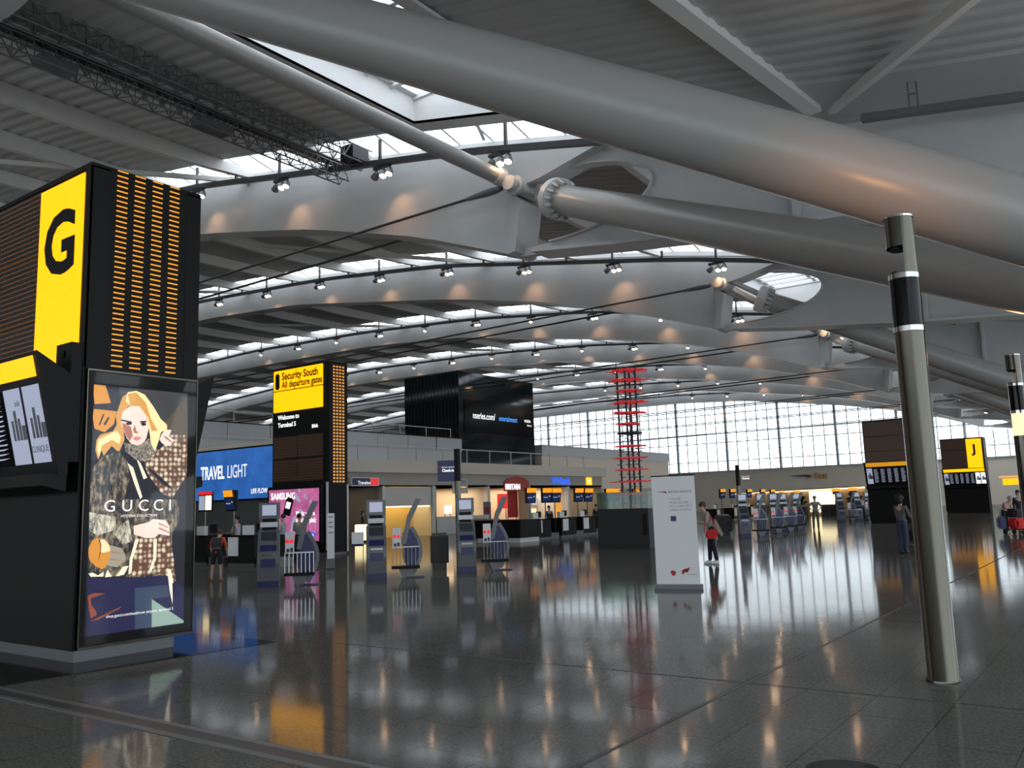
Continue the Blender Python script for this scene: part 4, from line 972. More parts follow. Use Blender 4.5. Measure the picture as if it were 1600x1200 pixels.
# ================================================================= RED STEEL SCULPTURE
t = empty('light_sculpture', (-16.35, 30.4, 0)); tag(t, 'four post display tower with spiky red discs rising from a black box', 'sculpture')
mat('sculpt_red', (.75, .03, .04), .4, emis=(.8, .03, .05), es=.28)
pb = mb().box(-1.12, 1.12, -.95, .95, 0, 1.5).build('plinth_box', 'black', t, bevel=.01)
mb().poly([(.85, -.953, .5), (1.05, -.953, .5), (1.05, -.953, 1.3), (.85, -.953, 1.3)]).build('access_panel', 'tower_panel', pb)
for sx_, sy_ in ((1, 0), (-1, 0), (0, 1), (0, -1)):
    q = mb()
    if sx_: q.box(sx_ * 1.1 - .008, sx_ * 1.1 + .008, -.93, .93, 1.5, 2.14)
    else: q.box(-1.1, 1.1, sy_ * .93 - .008, sy_ * .93 + .008, 1.5, 2.14)
    q.build('glass_guard', 'shop_glass', t)
for px_, py_ in ((-.34, -.22), (.06, -.3), (.38, -.05), (-.05, .28)):
    c = mb().tube([(px_, py_, 1.5), (px_, py_, 7.1)], .042, 8); n = 42
    for i in range(n):
        z = 1.7 + i * 5.3 / n; a = i * 2.4
        c.bar((px_, py_, z), (px_ + .15 * math.cos(a), py_ + .15 * math.sin(a), z + .01), .022, .03)
    c.build('post', 'black', t)
random.seed(5)
for j, z in enumerate((7.0, 6.6, 6.17, 5.7, 5.28, 4.83, 3.95, 3.48, 3.02, 2.55, 2.06)):
    d = mb(); R1 = random.uniform(.55, .92) if j not in (0, 1, 3, 7, 9) else .92; nn = 18
    for i in range(nn):
        a = 2 * math.pi * i / nn; rr = R1 * random.uniform(.6, 1.0)
        d.poly([(.3 * math.cos(a - .12), .3 * math.sin(a - .12), z - .02), (rr * math.cos(a), rr * math.sin(a), z + .015), (.3 * math.cos(a + .12), .3 * math.sin(a + .12), z - .02)])
        d.bar((.28 * math.cos(a), .28 * math.sin(a), z), (rr * math.cos(a), rr * math.sin(a), z), .035, .03)
    d.tube([(0, 0, z - .03), (0, 0, z + .03)], .42, 24); d.build('spiky_disc', 'sculpt_red', t)
mb().tube([(0, 0, 4.44), (0, 0, 4.5)], .5, 20).build('black_disc', 'black', t)
mb().ball((.1, 0, 1.55), .1, 10).build('red_ball', 'sculpt_red', t)
t = empty('green_banner', (-16.6, 34.2, 0)); tag(t, 'small pale vertical sign seen through the glass guard of the sculpture', 'sign')
mb().box(-.2, .2, 0, .03, .9, 2.0).build('panel', 'kiosk_grey', t); text('lettering', 'FOOD', .3, 'warm_glow', t, (.12, -.01, 1.0), (0, 0, 1), (-1, 0, 0), 'LEFT', .002)
mb().tube([(0, .02, 0), (0, .02, .9)], .02, 8).build('pole', 'brushed_steel', t)

# ================================================================= SIGNPOSTS, TOTEM, RAILS
def signpost(x, y, h, lab, w):
    t = empty('signpost', (x, y, 0)); tag(t, lab, 'signpost'); r = .09
    mb().tube([(0, 0, 0), (0, 0, h - 1.0)], r, 20).build('shaft', 'brushed_steel', t, smooth=True); mb().tube([(0, 0, h - 1.0), (0, 0, h)], r + .01, 20).build('black_band', 'tower_black', t, smooth=True)
    f = empty('sign_panel', (0, 0, 0), math.radians(40), t)
    mb().box(-w, -.08, -.03, .03, h - 1.0, h - .35).build('panel', 'kiosk_blue', f)
    text('lettering', 'BRITISH AIRWAYS', .05, 'sign_white', f, (-w + .14, -.034, h - .58), (1, 0, 0), U_, 'LEFT', .002)
    text('lettering', 'Check-in', .12, 'sign_white', f, (-w + .14, -.034, h - .70), (1, 0, 0), U_, 'LEFT', .002, .004, .85)
    mb().prism([(-w + .03, h - .55), (-w + .12, h - .545), (-w + .13, h - .575), (-w + .09, h - .56)], 'y', -.036, -.03).build('ribbon_logo', 'sign_red', f)
signpost(-17.25, 20.7, 3.55, 'slim steel signpost with a dark blue check-in sign behind the third kiosk', .62)
signpost(-15.9, 40.3, 3.38, 'distant signpost with small blue sign beside the far kiosk row', -.05)
t = empty('info_totem', (-20.15, 18.1, 0), math.radians(45)); tag(t, 'slim white totem with printed notes before the pink phone poster', 'totem')
mb().box(-.11, .11, -.03, .03, .30, 1.68).build('panel', 'white_card', t, bevel=.01); mb().box(-.12, .12, -.035, .035, .04, .32).build('lower_case', 'kiosk_grey', t)
mb().box(-.42, .42, -.05, .05, 0, .03).box(-.05, .05, -.3, .3, 0, .03).build('cross_foot', 'dark_metal', t)
for z in (1.55, 1.38, 1.25, 1.08): mb().box(-.07, .07, -.034, -.03, z, z + .04).build('print_line', 'ink_grey', t)
t = empty('notice_rack', (-21.6, 20.6, 0), math.radians(40)); tag(t, 'small leaflet rack on thin legs behind the white totem', 'rack')
mb().box(-.2, .2, -.02, .02, .62, 1.02).build('board', 'white_card', t); mb().box(-.2, .2, -.03, .03, .55, .63).build('blue_edge', 'kiosk_blue', t)
for x in (-.18, .18): mb().tube([(x, 0, 0), (x, 0, .6)], .012, 6).build('leg', 'dark_metal', t)
t = empty('queue_barrier', (-30.6, 38.4, 0), math.radians(40)); tag(t, 'low steel barrier frame before the lit yellow passage', 'barrier')
mb().bar((-.9, 0, 1.0), (.9, 0, 1.0), .04).bar((-.9, 0, .35), (.9, 0, .35), .03).build('rail', 'brushed_steel', t)
for x in (-.9, 0, .9): mb().bar((x, 0, 0), (x, 0, 1.0), .035).build('post', 'brushed_steel', t)
t = empty('passage_kiosk', (-31.3, 40.2, 0), math.radians(40)); tag(t, 'slim grey machine with a red mark standing before the yellow passage', 'kiosk')
mb().box(-.22, .22, -.15, .15, 0, 2.05).build('body', 'kiosk_grey', t, bevel=.02); mb().box(-.14, .14, -.17, -.15, 1.4, 1.75).build('screen', 'ink_red', t); mb().box(-.2, .1, -.25, -.15, .95, 1.3).build('card_box', 'white_card', t)
t = empty('glass_screen', (0, 0, 0)); tag(t, 'low frosted glass screen on the floor before the shops', 'glass screen')
pane_mat('frost', (.55, .60, .57), 1.0, .2)
mb().bar((-30.9, 38.3, .58), (-26.9, 35.6, .58), .04, 1.1).build('panel', 'frost', t); mb().bar((-30.9, 38.3, .03), (-26.9, 35.6, .03), .08, .06).build('floor_channel', 'dark_metal', t)

# ================================================================= SHOPS AND MEZZANINE (left)
mat('fascia_beige', (.66, .60, .52), .6); mat('soffit_grey', (.46, .43, .39), .7); mat('clad_light', (.58, .60, .61), .5); mat('shutter', (.66, .63, .60), .6)
mat('passage_yellow', (.55, .38, .12), .5); mat('shop_wood', (.35, .14, .05), .5); mat('shop_red', (.45, .03, .02), .5); mat('shop_beige', (.6, .42, .26), .6); mat('dark_glass', (.006, .014, .018), .06)
struct(mb().box(-70, -38.0, 25.0, 66.0, 4.07, 4.85).build('trim_2', 'fascia_beige'))
struct(mb().box(-46, -38.5, 25.0, 66.0, 3.22, 4.07).build('trim_3', 'soffit_grey'))
struct(mb().box(-70, -46, -20, 95.0, 4.3, 4.85).build('mezzanine_floor', 'soffit_grey'))
struct(mb().box(-46, -38.0, -20, 25.0, 4.07, 4.85).build('trim_4', 'fascia_beige'))
struct(mb().box(-42.3, -42.0, -5, 50.9, 4.85, 6.02).build('trim_5', 'clad_light'))
t = empty('parapet_cladding', (-42.0, 0, 0)); tag(t, 'long grey panelled parapet on the near mezzanine block', 'parapet')
for i in range(14): mb().box(-6.0 if i == 13 else -.4, .08, 50.9 - (i + 1) * 3.0 + .02, 50.9 - i * 3.0 - .02, 6.02, 6.98).build('cladding_panel', 'panel_grey', t) if i else mb().box(-6, .08, 48.0, 50.9, 6.02, 6.98).build('cladding_panel', 'panel_grey', t)
mb().box(-.45, .14, 8.9, 51.0, 6.98, 7.04).build('coping', 'tower_panel', t)
def railing(lab, x, ya, yb, z, h, step, rails=1):
    t = empty('railing', (x, ya, z)); tag(t, lab, 'railing'); L = yb - ya
    r = mb().bar((0, 0, h), (0, L, h), .06)
    for i in range(rails - 1): r.bar((0, 0, h * (i + 1) / rails), (0, L, h * (i + 1) / rails), .03)
    r.build('handrail', 'clad_light', t)
    n = int(L / step)
    for i in range(n + 1): mb().bar((0, L * i / n, 0), (0, L * i / n, h), .05).build('post', 'clad_light', t)
railing('pale railing on top of the grey mezzanine parapet', -42.6, 14, 50.4, 7.04, .72, 2.6)
railing('long pale glass fronted railing along the shop mezzanine edge', -38.15, 26, 62.5, 4.85, .92, 2.55)
tm = empty('parapet_cladding', (-45.0, 66.4, 0)); tag(tm, 'pale panelled parapet on the far mezzanine block before the windows', 'parapet')
mb().box(-7, 0, 0, 26.6, 6.35, 7.3).build('cladding', 'clad_light', tm); mb().box(-7.05, .06, -.05, 26.7, 7.3, 7.38).build('coping', 'clad_light', tm); mb().box(-7, -.1, 0, 26.6, 4.85, 6.35).build('lower_wall', 'plaster', tm)
struct(mb().box(-70, -45.0, 66.0, 93.0, 3.3, 4.85).build('trim_6', 'plaster'))
struct(mb().box(-70, -45.0, 66.0, 93.2, 0, 3.3).build('wall_shops_far', 'soffit_grey'))
# dark glass display block
t = empty('glass_block', (-45.0, 54.4, 4.85)); tag(t, 'tall dark glass block with a web address display standing on the mezzanine', 'building block')
mb().box(-6.1, 0, 0, 10.8, 0, 8.2).build('glass_skin', 'dark_glass', t)
mt = mb()
for i in range(17): mt.box(-6.1 + i * .38, -6.06 + i * .38, -.03, 0, 0, 8.2)
mt.build('front_fins', 'dark_metal', t)
for z in (2.0, 4.1, 6.2): mb().box(-.01, .02, 0, 10.8, z, z + .03).build('joint_line', 'tower_black', t)
ds = mb().box(0, .05, .6, 10.6, 3.1, 5.9).build('display_screen', 'black_gloss', t)
text('lettering', 'nseries.com/', .78, 'sign_white', ds, (.06, 1.7, 4.35), R_, U_, 'LEFT', .004, .01, .78)
emat('display_blue', (.08, .35, 1.0), 1.0)
text('lettering', 'entertainment', .66, 'display_blue', ds, (.06, 5.35, 4.35), R_, U_, 'LEFT', .004, .005, .72)
text('lettering', 'NOKIA', .34, 'sign_white', ds, (.06, 9.2, 4.45), R_, U_, 'LEFT', .004, .008, .9); text('lettering', 'Nseries', .26, 'sign_white', ds, (.06, 9.6, 4.1), R_, U_, 'LEFT', .004, 0, .9)
# shop interiors: side walls, back wall, ceiling with lights
def shop(y0, y1, back, ceil, dep, glow, n_, e_, col=(1, .72, .42), zt=3.22, name='shop_interior'):
    r = mb().box(-38.6 - dep, -38.5 - dep, y0, y1, 0, zt).build('wall_shop', back); struct(r)
    for y in (y0, y1 - .12): struct(mb().box(-38.6 - dep, -38.5, y, y + .12, 0, zt).build('wall_shop_side', 'soffit_grey'))
    struct(mb().box(-38.6 - dep, -38.5, y0, y1, zt, zt + .1).build('ceiling_shop', ceil))
    if glow: lamp('shop_light', 'AREA', (-38.6 - dep * .5, (y0 + y1) / 2, zt - .06), e_, col, (-38.6 - dep * .5, (y0 + y1) / 2, 0), shape='RECTANGLE', size=dep * .7, size_y=(y1 - y0) * .8)
shop(25.2, 33.2, 'black', 'black', 5, False, 0, 0)
shop(33.2, 38.9, 'black', 'tower_black', 5, True, 0, 14)
shop(39.0, 43.5, 'passage_yellow', 'passage_yellow', 1.6, True, 0, 110, (1, .75, .35), 3.2)
shop(43.8, 49.6, 'shop_beige', 'shop_wood', 6, True, 0, 420)
shop(49.7, 54.6, 'shop_red', 'shop_wood', 5, True, 0, 330)
shop(54.9, 60.4, 'shop_beige', 'soffit', 7, True, 0, 420, (1, .85, .65))
shop(60.5, 65.9, 'shop_beige', 'soffit', 4, True, 0, 60)
o = mb().box(-38.62, -38.5, 39.1, 43.4, 1.98, 3.18).build('roller_shutter', 'shutter'); tag(o, 'half lowered pale roller shutter over the yellow passage', 'shutter')
o = mb().box(-38.75, -38.62, 39.12, 43.38, 1.90, 1.98).build('strip_light', 'warm_glow'); tag(o, 'warm strip light along the top of the yellow passage', 'strip light')
for y, m_ in ((33.2, 'mid_metal'), (38.9, 'white_paint'), (43.6, 'clad_light'), (49.6, 'clad_light'), (54.75, 'soffit'), (60.4, 'soffit')): struct(mb().box(-38.75, -38.42, y - .14, y + .14, 0, 3.22).build('trim_7', m_))
struct(mb().box(-38.55, -38.5, 43.8, 49.6, 0, 1.2).build('window_shop_low', 'clad_light'))
def lightbox(lab, y0, y1, z0, z1, x, m_, cat='sign', nm='lightbox_sign'):
    o = mb().box(x, x + .06, y0, y1, z0, z1).build(nm, m_); tag(o, lab, cat)
    if x < -38.8:
        for y in (y0 + .1, y1 - .1): mb().box(x - .05, x, y - .02, y + .02, 0, z1).build('stand', 'dark_metal', o)
    return o
random.seed(21)
lightbox('white lit lamp shade glowing inside the brown shop', 44.6, 45.5, 1.35, 1.85, -41, 'sign_white', 'lamp', 'shop_lamp')
lightbox('second white lit lamp glowing at the right of the brown shop', 48.2, 49.0, 1.35, 1.95, -41.5, 'sign_white', 'lamp', 'shop_lamp')
lightbox('orange backlit panel on the rear wall of the brown shop', 45.0, 48.4, 1.9, 2.9, -44.42, 'warm_wall', 'panel', 'backlit_panel')
lightbox('red lit square sign in the red shop window', 51.6, 52.8, 1.6, 2.7, -39.2, 'sign_red', 'sign', 'window_sign')
lightbox('orange lit shelf panel left of the red square sign', 49.9, 51.5, 1.5, 2.8, -40.5, 'warm_wall', 'panel', 'backlit_panel')
lightbox('dark red hanging panel at the right of the red shop', 53.1, 54.4, .9, 3.1, -39.4, 'shop_red', 'panel', 'hanging_panel')
t = empty('display_shelf', (-41.5, 55.2, 0)); tag(t, 'long lit shop shelf with colourful magazine posters above bottles', 'shelf')
mb().box(0, .2, 0, 5.0, 1.1, 1.2).build('shelf_board', 'soffit', t); mb().box(-.08, 0, 0, 5.0, 0, 2.4).build('back_panel', 'shop_beige', t)
for i in range(6): mb().box(0, .1, i * .82, i * .82 + .74, 1.78, 2.35).build('poster_panel', ('screen_pale', 'sign_red', 'screen_pale', 'p_face', 'sign_red', 'screen_pale')[i], t)
for i in range(16): mb().tube([(.1, .2 + i * .29, 1.2), (.1, .2 + i * .29, 1.42), (.1, .2 + i * .29, 1.5)], [.05, .05, .02], 6).build('bottle', random.choice(['warm_glow', 'shop_wood', 'p_cream']), t)
o = lightbox('tall blue edged poster beside the newsagent shelves', 58.9, 59.8, .7, 2.3, -38.9, 'p_gold', 'poster', 'wall_poster')
# shop signs on the bulkhead
def neon(lab, s, y, z, size, m_, sx=.9, x=-38.5, wt=.01):
    t = empty('shop_sign', (x, y, z)); tag(t, lab, 'sign'); text('lettering', s, size, m_, t, (.02, 0, 0), R_, U_, 'LEFT', .03, wt, sx); return t
neon('glowing blue newsagent shop sign on the bulkhead', 'WHSmith', 58.0, 3.42, .80, 'sign_blue', .85, wt=.012)
t = neon('dark red shop sign with white capitals over the red shop', 'BRITAIN', 51.6, 3.0, .6, 'sign_white', .85, x=-38.42)
mb().prism([(-.1, -.12), (3.1, -.12), (3.1, .6), (2.6, .85), (1.5, 1.0), (.4, .85), (-.1, .6)], 'x', -.08, .0).build('backing_board', 'shop_red', t)
t = empty('shop_sign', (-38.5, 35.95, 3.24)); tag(t, 'blue and red illuminated currency exchange sign box', 'sign')
mb().box(0, .3, 0, 2.3, 0, .52).build('case', 'white_card', t); mb().box(.3, .31, .06, 1.55, .05, .47).build('blue_face', 'kiosk_blue', t); mb().box(.3, .31, 1.6, 2.24, .05, .47).build('red_face', 'sign_red', t)
text('lettering', 'Travelex', .3, 'sign_white', t, (.315, .5, .1), R_, U_, 'LEFT', .003)
t = empty('menu_screen', (-38.52, 45.6, 2.75)); tag(t, 'framed dark screen with yellow lines hanging over the brown shop', 'display')
mb().box(0, .1, 0, 1.6, 0, 1.0).build('frame', 'shutter', t); mb().box(.1, .11, .12, 1.48, .25, .9).build('screen', 'dark_glass', t)
for i in range(5): mb().box(.112, .116, .25 + i * .24, .40 + i * .24, .38, .46).build('yellow_digit', 'sign_yellow', t)
o = lightbox('small square yellow gate sign at the end of the shop bulkhead', 63.3, 64.2, 3.35, 4.0, -38.5, 'sign_yellow')
text('lettering', 'M', .5, 'sign_white', o, (-38.43, 63.5, 3.5), R_, U_, 'LEFT', .003)

# ================================================================= FAR END: desks under the glazed wall
t = empty('premium_desk_wall', (-30.3, 90.5, 0), math.atan2(-26.8, 22.1)); tag(t, 'long beige desk backwall with a warm light strip along its top', 'partition wall')
mb().box(-17.5, 17.5, 0, .3, 0, 2.36).build('backing', 'shop_beige', t); mb().box(-17.5, 17.5, -.35, -.05, 2.36, 2.46).build('light_strip', 'warm_glow', t); mb().box(-17.5, 17.5, -.4, .35, 2.46, 2.6).build('cap', 'clad_light', t)
for i, x in enumerate((-12, -8, -4, -.5, 3.6, 12.8, 16.2)):
    hd = mb().box(x - .55, x + .55, -.7, -.36, 2.18, 2.42).build('amber_header', 'sign_amber', t); mb().box(x - .45, x + .45, -.66, -.4, 1.92, 2.18).build('desk_screen', 'screen_blue', hd)
for i, x in enumerate((-12, -8, -4, -.5, 2.6, 14.2)): mb().box(x - 1.0, x + 1.0, -2.2, -1.4, 0, 1.05).build('desk_front', 'tower_panel', t)
lb = mb().box(5.7, 11.3, -.12, -.02, .3, 2.28).build('backlit_panel', 'warm_glow', t)
t = empty('wall_lettering', (-44.0, WY - .08, 4.75)); tag(t, 'dark flying emblem and the word First on the far wall', 'wall sign')
mat('emblem', (.14, .13, .12), .4, .4); mat('emblem_gold', (.7, .32, .06), .35, .3)
mb().prism([(0, .35), (2.0, .40), (2.9, .42), (3.6, .25), (3.3, 0), (2.4, -.12), (2.9, .08), (1.6, .18)], 'y', -.05, 0).build('emblem', 'emblem', t)
text('lettering', 'First', 1.25, 'emblem_gold', t, (3.9, -.05, -.25), (1, 0, 0), U_, 'LEFT', .03, .02, .85)
def potted_plant(x, y, lab):
    t = empty('potted_plant', (x, y, 0)); tag(t, lab, 'plant')
    mb().box(-.55, .55, -.4, .4, 0, 1.0).build('planter', 'black', t, bevel=.02); f = mb(); random.seed(int(x * 10))
    for i in range(46):
        a = random.uniform(0, 6.28); e = random.uniform(.3, 1.4); L = random.uniform(.5, 1.15); b = Vector((.05 * math.cos(a), .05 * math.sin(a), 1.0 + random.uniform(0, .5)))
        p = b + Vector((math.cos(a) * math.cos(e), math.sin(a) * math.cos(e), math.sin(e))) * L * .6; q = p + Vector((math.cos(a) * .4, math.sin(a) * .4, -.1)) * L * .6; sd = Vector((-math.sin(a), math.cos(a), 0)) * .05
        f.poly([b, p + sd, q]).poly([b, q, p - sd])
    f.build('foliage', 'leaf', t); mb().tube([(0, 0, 1.0), (.02, 0, 1.6)], .03, 8).build('stem', 'shop_wood', t)
mat('leaf', (.012, .03, .012), .6)
potted_plant(-22.0, 68.0, 'dark spiky potted plant in a black planter left of the bright panel'); potted_plant(-18.2, 70.0, 'dark spiky potted plant right of the bright panel')
t = empty('gate_sign', (-8.6, 70, 0)); tag(t, 'small yellow hanging sign at the far right beyond the letter J tower', 'sign')
mb().box(.5, 1.7, 0, .15, 2.15, 2.6).build('panel', 'sign_yellow', t); mb().box(.3, 2.0, 0, .15, 2.66, 2.8).build('beam', 'warm_wall', t); mb().box(1.9, 2.1, -.05, .2, 0, 4.2).build('post', 'clad_light', t)
struct(mb().box(-8, 3, 90, 90.4, 0, 3.2).build('wall_inner', 'panel_grey'))

# ================================================================= PEOPLE
def grow(name, verts, edges, rad, material, parent, sub=2, root=0):
    me = bpy.data.meshes.new(name + '_src'); me.from_pydata(verts, edges, []); o = bpy.data.objects.new(name + '_src', me); COL.objects.link(o)
    o.modifiers.new('s', 'SKIN'); bm = bmesh.new(); bm.from_mesh(me); L = bm.verts.layers.skin.verify(); bm.verts.ensure_lookup_table()
    for i, r in enumerate(rad):
        rr = r if isinstance(r, tuple) else (r, r); bm.verts[i][L].radius = rr; bm.verts[i][L].use_root = (i == root)
    bm.to_mesh(me); bm.free()
    m2 = o.modifiers.new('u', 'SUBSURF'); m2.levels = sub; m2.render_levels = sub
    dg = bpy.context.evaluated_depsgraph_get(); me2 = bpy.data.meshes.new_from_object(o.evaluated_get(dg))
    bpy.data.objects.remove(o); bpy.data.meshes.remove(me)
    for p in me2.polygons: p.use_smooth = True
    me2.materials.clear(); me2.materials.append(M[material]); me2.name = name
    r = bpy.data.objects.new(name, me2); COL.objects.link(r); r.parent = parent
    return r
def person(lab, loc, rz, h, J=None, top='cloth_white', low='cloth_dark', hair='hair_dark', hair_len=.1, shorts=False, sleeve=1.0, shoes='white_card', group=None, curly=0):
    """faces -Y; joints in metres for a 1.70 m figure, scaled to h"""
    k = h / 1.70; t = empty('person', loc, rz); tag(t, lab, 'person', group)
    D = dict(pel=(0, 0, .93), waist=(0, 0, 1.06), chest=(0, 0, 1.28), neck=(0, .0, 1.44), jaw=(0, -.02, 1.52), head=(0, -.005, 1.60), crown=(0, .0, 1.665),
             shL=(.165, .0, 1.38), elL=(.21, .03, 1.11), wrL=(.22, -.04, .87), shR=(-.165, .0, 1.38), elR=(-.21, .03, 1.11), wrR=(-.22, -.04, .87),
             hipL=(.085, 0, .89), knL=(.09, -.02, .49), anL=(.09, .02, .08), hipR=(-.085, 0, .89), knR=(-.09, -.02, .49), anR=(-.09, .02, .08))
    if J: D.update(J)
    P = {a: Vector(b) * k for a, b in D.items()}
    names = ['pel', 'waist', 'chest', 'neck', 'jaw', 'head', 'crown', 'shL', 'elL', 'wrL', 'shR', 'elR', 'wrR', 'hipL', 'knL', 'anL', 'hipR', 'knR', 'anR']
    R0 = dict(pel=(.115, .09), waist=(.105, .08), chest=(.13, .09), neck=.05, jaw=.062, head=(.078, .09), crown=.055, shL=.052, elL=.038, wrL=.025, shR=.052, elR=.038, wrR=.025, hipL=.078, knL=.052, anL=.036, hipR=.078, knR=.052, anR=.036)
    V = [P[n] for n in names]; ix = {n: i for i, n in enumerate(names)}
    E = [('pel', 'waist'), ('waist', 'chest'), ('chest', 'neck'), ('neck', 'jaw'), ('jaw', 'head'), ('head', 'crown'), ('chest', 'shL'), ('shL', 'elL'), ('elL', 'wrL'), ('chest', 'shR'), ('shR', 'elR'), ('elR', 'wrR'), ('pel', 'hipL'), ('hipL', 'knL'), ('knL', 'anL'), ('pel', 'hipR'), ('hipR', 'knR'), ('knR', 'anR')]
    E = [(ix[a], ix[b]) for a, b in E]; Rr = [R0[n] for n in names]
    hd_dir = (P['crown'] - P['neck']).normalized()
    for s in 'LR':   # foot, palm and five fingers
        a = P['an' + s]; V.append(a + Vector((0, -.13 * k, -.045 * k))); Rr.append(.030); E.append((ix['an' + s], len(V) - 1))
        d = (P['wr' + s] - P['el' + s]).normalized(); pl = P['wr' + s] + d * .075 * k; V.append(pl); Rr.append((.034, .016)); pi_ = len(V) - 1; E.append((ix['wr' + s], pi_))
        sd = d.cross(Vector((1, 0, 0)) if abs(d.x) < .9 else Vector((0, 0, 1))).normalized(); cu = d.cross(sd).normalized() * (.25 if s == 'L' else -.25)
        for f_, ln in zip((-1.5, -.5, .5, 1.5), (.060, .074, .070, .052)):
            a1 = pl + sd * f_ * .017 * k + d * .03 * k; a2 = a1 + (d + cu).normalized() * ln * k; V += [a1, a2]; Rr += [.0095, .0075]; E += [(pi_, len(V) - 2), (len(V) - 2, len(V) - 1)]
        th = P['wr' + s] + d * .03 * k - sd * .03 * k; V += [th, th + (d * .7 - sd * .6).normalized() * .05 * k]; Rr += [.011, .009]; E += [(ix['wr' + s], len(V) - 2), (len(V) - 2, len(V) - 1)]
    fwd = Vector((0, -1, 0)); hv = P['jaw'] - P['neck']; tilt = Vector((0, -1, 0)) if abs(hv.y) < .06 * k else (fwd - hd_dir * fwd.dot(hd_dir)).normalized()
    V.append(P['head'] + tilt * .095 * k - hd_dir * .035 * k); Rr.append(.013); E.append((ix['head'], len(V) - 1))
    sc = lambda r: tuple(q * k for q in r) if isinstance(r, tuple) else r * k
    body = grow('body', V, E, [sc(r) for r in Rr], 'skin', t)
    hc = P['head'] + hd_dir * .02 * k
    f = mb()
    for s in (-1, 1): f.ball(tuple(hc + tilt * .078 * k + Vector((s * .03 * k, 0, 0)) - hd_dir * .01 * k), .011 * k, 8)
    f.build('eyes', 'hair_dark', t); f = mb(); f.bar(tuple(hc + tilt * .083 * k - hd_dir * .075 * k + Vector((-.022 * k, 0, 0))), tuple(hc + tilt * .083 * k - hd_dir * .075 * k + Vector((.022 * k, 0, 0))), .008 * k); f.build('mouth', 'ink_red', t)
    f = mb()
    for s in (-1, 1): f.ball(tuple(hc + Vector((s * .078 * k, 0, 0)) - hd_dir * .02 * k), .022 * k, 8, .5, 1, 1.3)
    f.build('ears', 'skin', t)
    # hair cap
    hb = mb(); hb.ball(tuple(hc - tilt * .022 * k + hd_dir * .03 * k), (.098 + curly) * k, 14, .95, 1.0, .92)
    if hair_len > .1: hb.ball(tuple(hc - tilt * .05 * k - hd_dir * hair_len * .35 * k), (.085 + curly) * k, 12, 1, .8, 1.1)
    if curly:
        random.seed(4)
        for i in range(26):
            a, e = random.uniform(0, 6.28), random.uniform(-.2, 1.4); hb.ball(tuple(hc + Vector((math.cos(a) * math.cos(e), math.sin(a) * math.cos(e) + .02, math.sin(e))) * .11 * k), .035 * k, 6)
    hb.build('hair', hair, t, smooth=True)
    g = .016
    nm = ['pel', 'waist', 'chest', 'neck', 'shL', 'shR']; V2 = [P['pel'] - Vector((0, 0, .10 * k)), P['waist'], P['chest'], P['chest'].lerp(P['neck'], .6), P['shL'], P['shR']]; R2 = [(.135, .11), (.125, .10), (.15, .11), (.07, .065), .07, .07]; E2 = [(0, 1), (1, 2), (2, 3), (2, 4), (2, 5)]
    for s, i in (('L', 4), ('R', 5)):
        if sleeve >= .3:
            e_ = P['sh' + s].lerp(P['el' + s], min(1, sleeve * 2)); V2.append(e_); R2.append(.056); E2.append((i, len(V2) - 1))
            if sleeve > .6: V2.append(P['el' + s].lerp(P['wr' + s], .95)); R2.append(.042); E2.append((len(V2) - 2, len(V2) - 1))
    grow('top', V2, E2, [sc(r) for r in R2], top, t, root=1)
    V3 = [P['pel'] + Vector((0, 0, .13 * k)), P['pel'], P['hipL'], P['hipR']]; R3 = [(.125, .10), (.13, .105), .092, .092]; E3 = [(0, 1), (1, 2), (1, 3)]
    for s, i in (('L', 2), ('R', 3)):
        V3.append(P['kn' + s]); R3.append(.07 if not shorts else .085); E3.append((i, len(V3) - 1))
        if not shorts: V3.append(P['an' + s] + Vector((0, 0, -.01 * k))); R3.append(.058); E3.append((len(V3) - 2, len(V3) - 1))
    grow('trousers' if not shorts else 'shorts', V3, E3, [sc(r) for r in R3], low, t, root=1)
    for s in 'LR':
        a = P['an' + s]; mb().tube([tuple(a + Vector((0, .05 * k, -.05 * k))), tuple(a + Vector((0, .01 * k, -.03 * k))), tuple(a + Vector((0, -.09 * k, -.045 * k))), tuple(a + Vector((0, -.17 * k, -.055 * k)))], [.03 * k, .046 * k, .042 * k, .022 * k], 10).build('shoe', shoes, t, smooth=True)
    return t, P, k
for n_, c_ in (('cloth_white', (.55, .55, .58)), ('cloth_dark', (.012, .012, .014)), ('cloth_beige', (.34, .31, .25)), ('cloth_grey', (.10, .10, .10)), ('denim', (.03, .045, .09)), ('cloth_orange', (.62, .10, .02)), ('cloth_charcoal', (.03, .03, .035)), ('bag_red', (.60, .015, .015)), ('cloth_stone', (.22, .23, .22)), ('hair_brown', (.07, .04, .025)), ('hair_grey', (.3, .28, .25)), ('cloth_pink', (.5, .32, .28))): mat(n_, c_, .8)
yaw = lambda dx, dy: math.atan2(dx, -dy)      # face along (dx, dy)
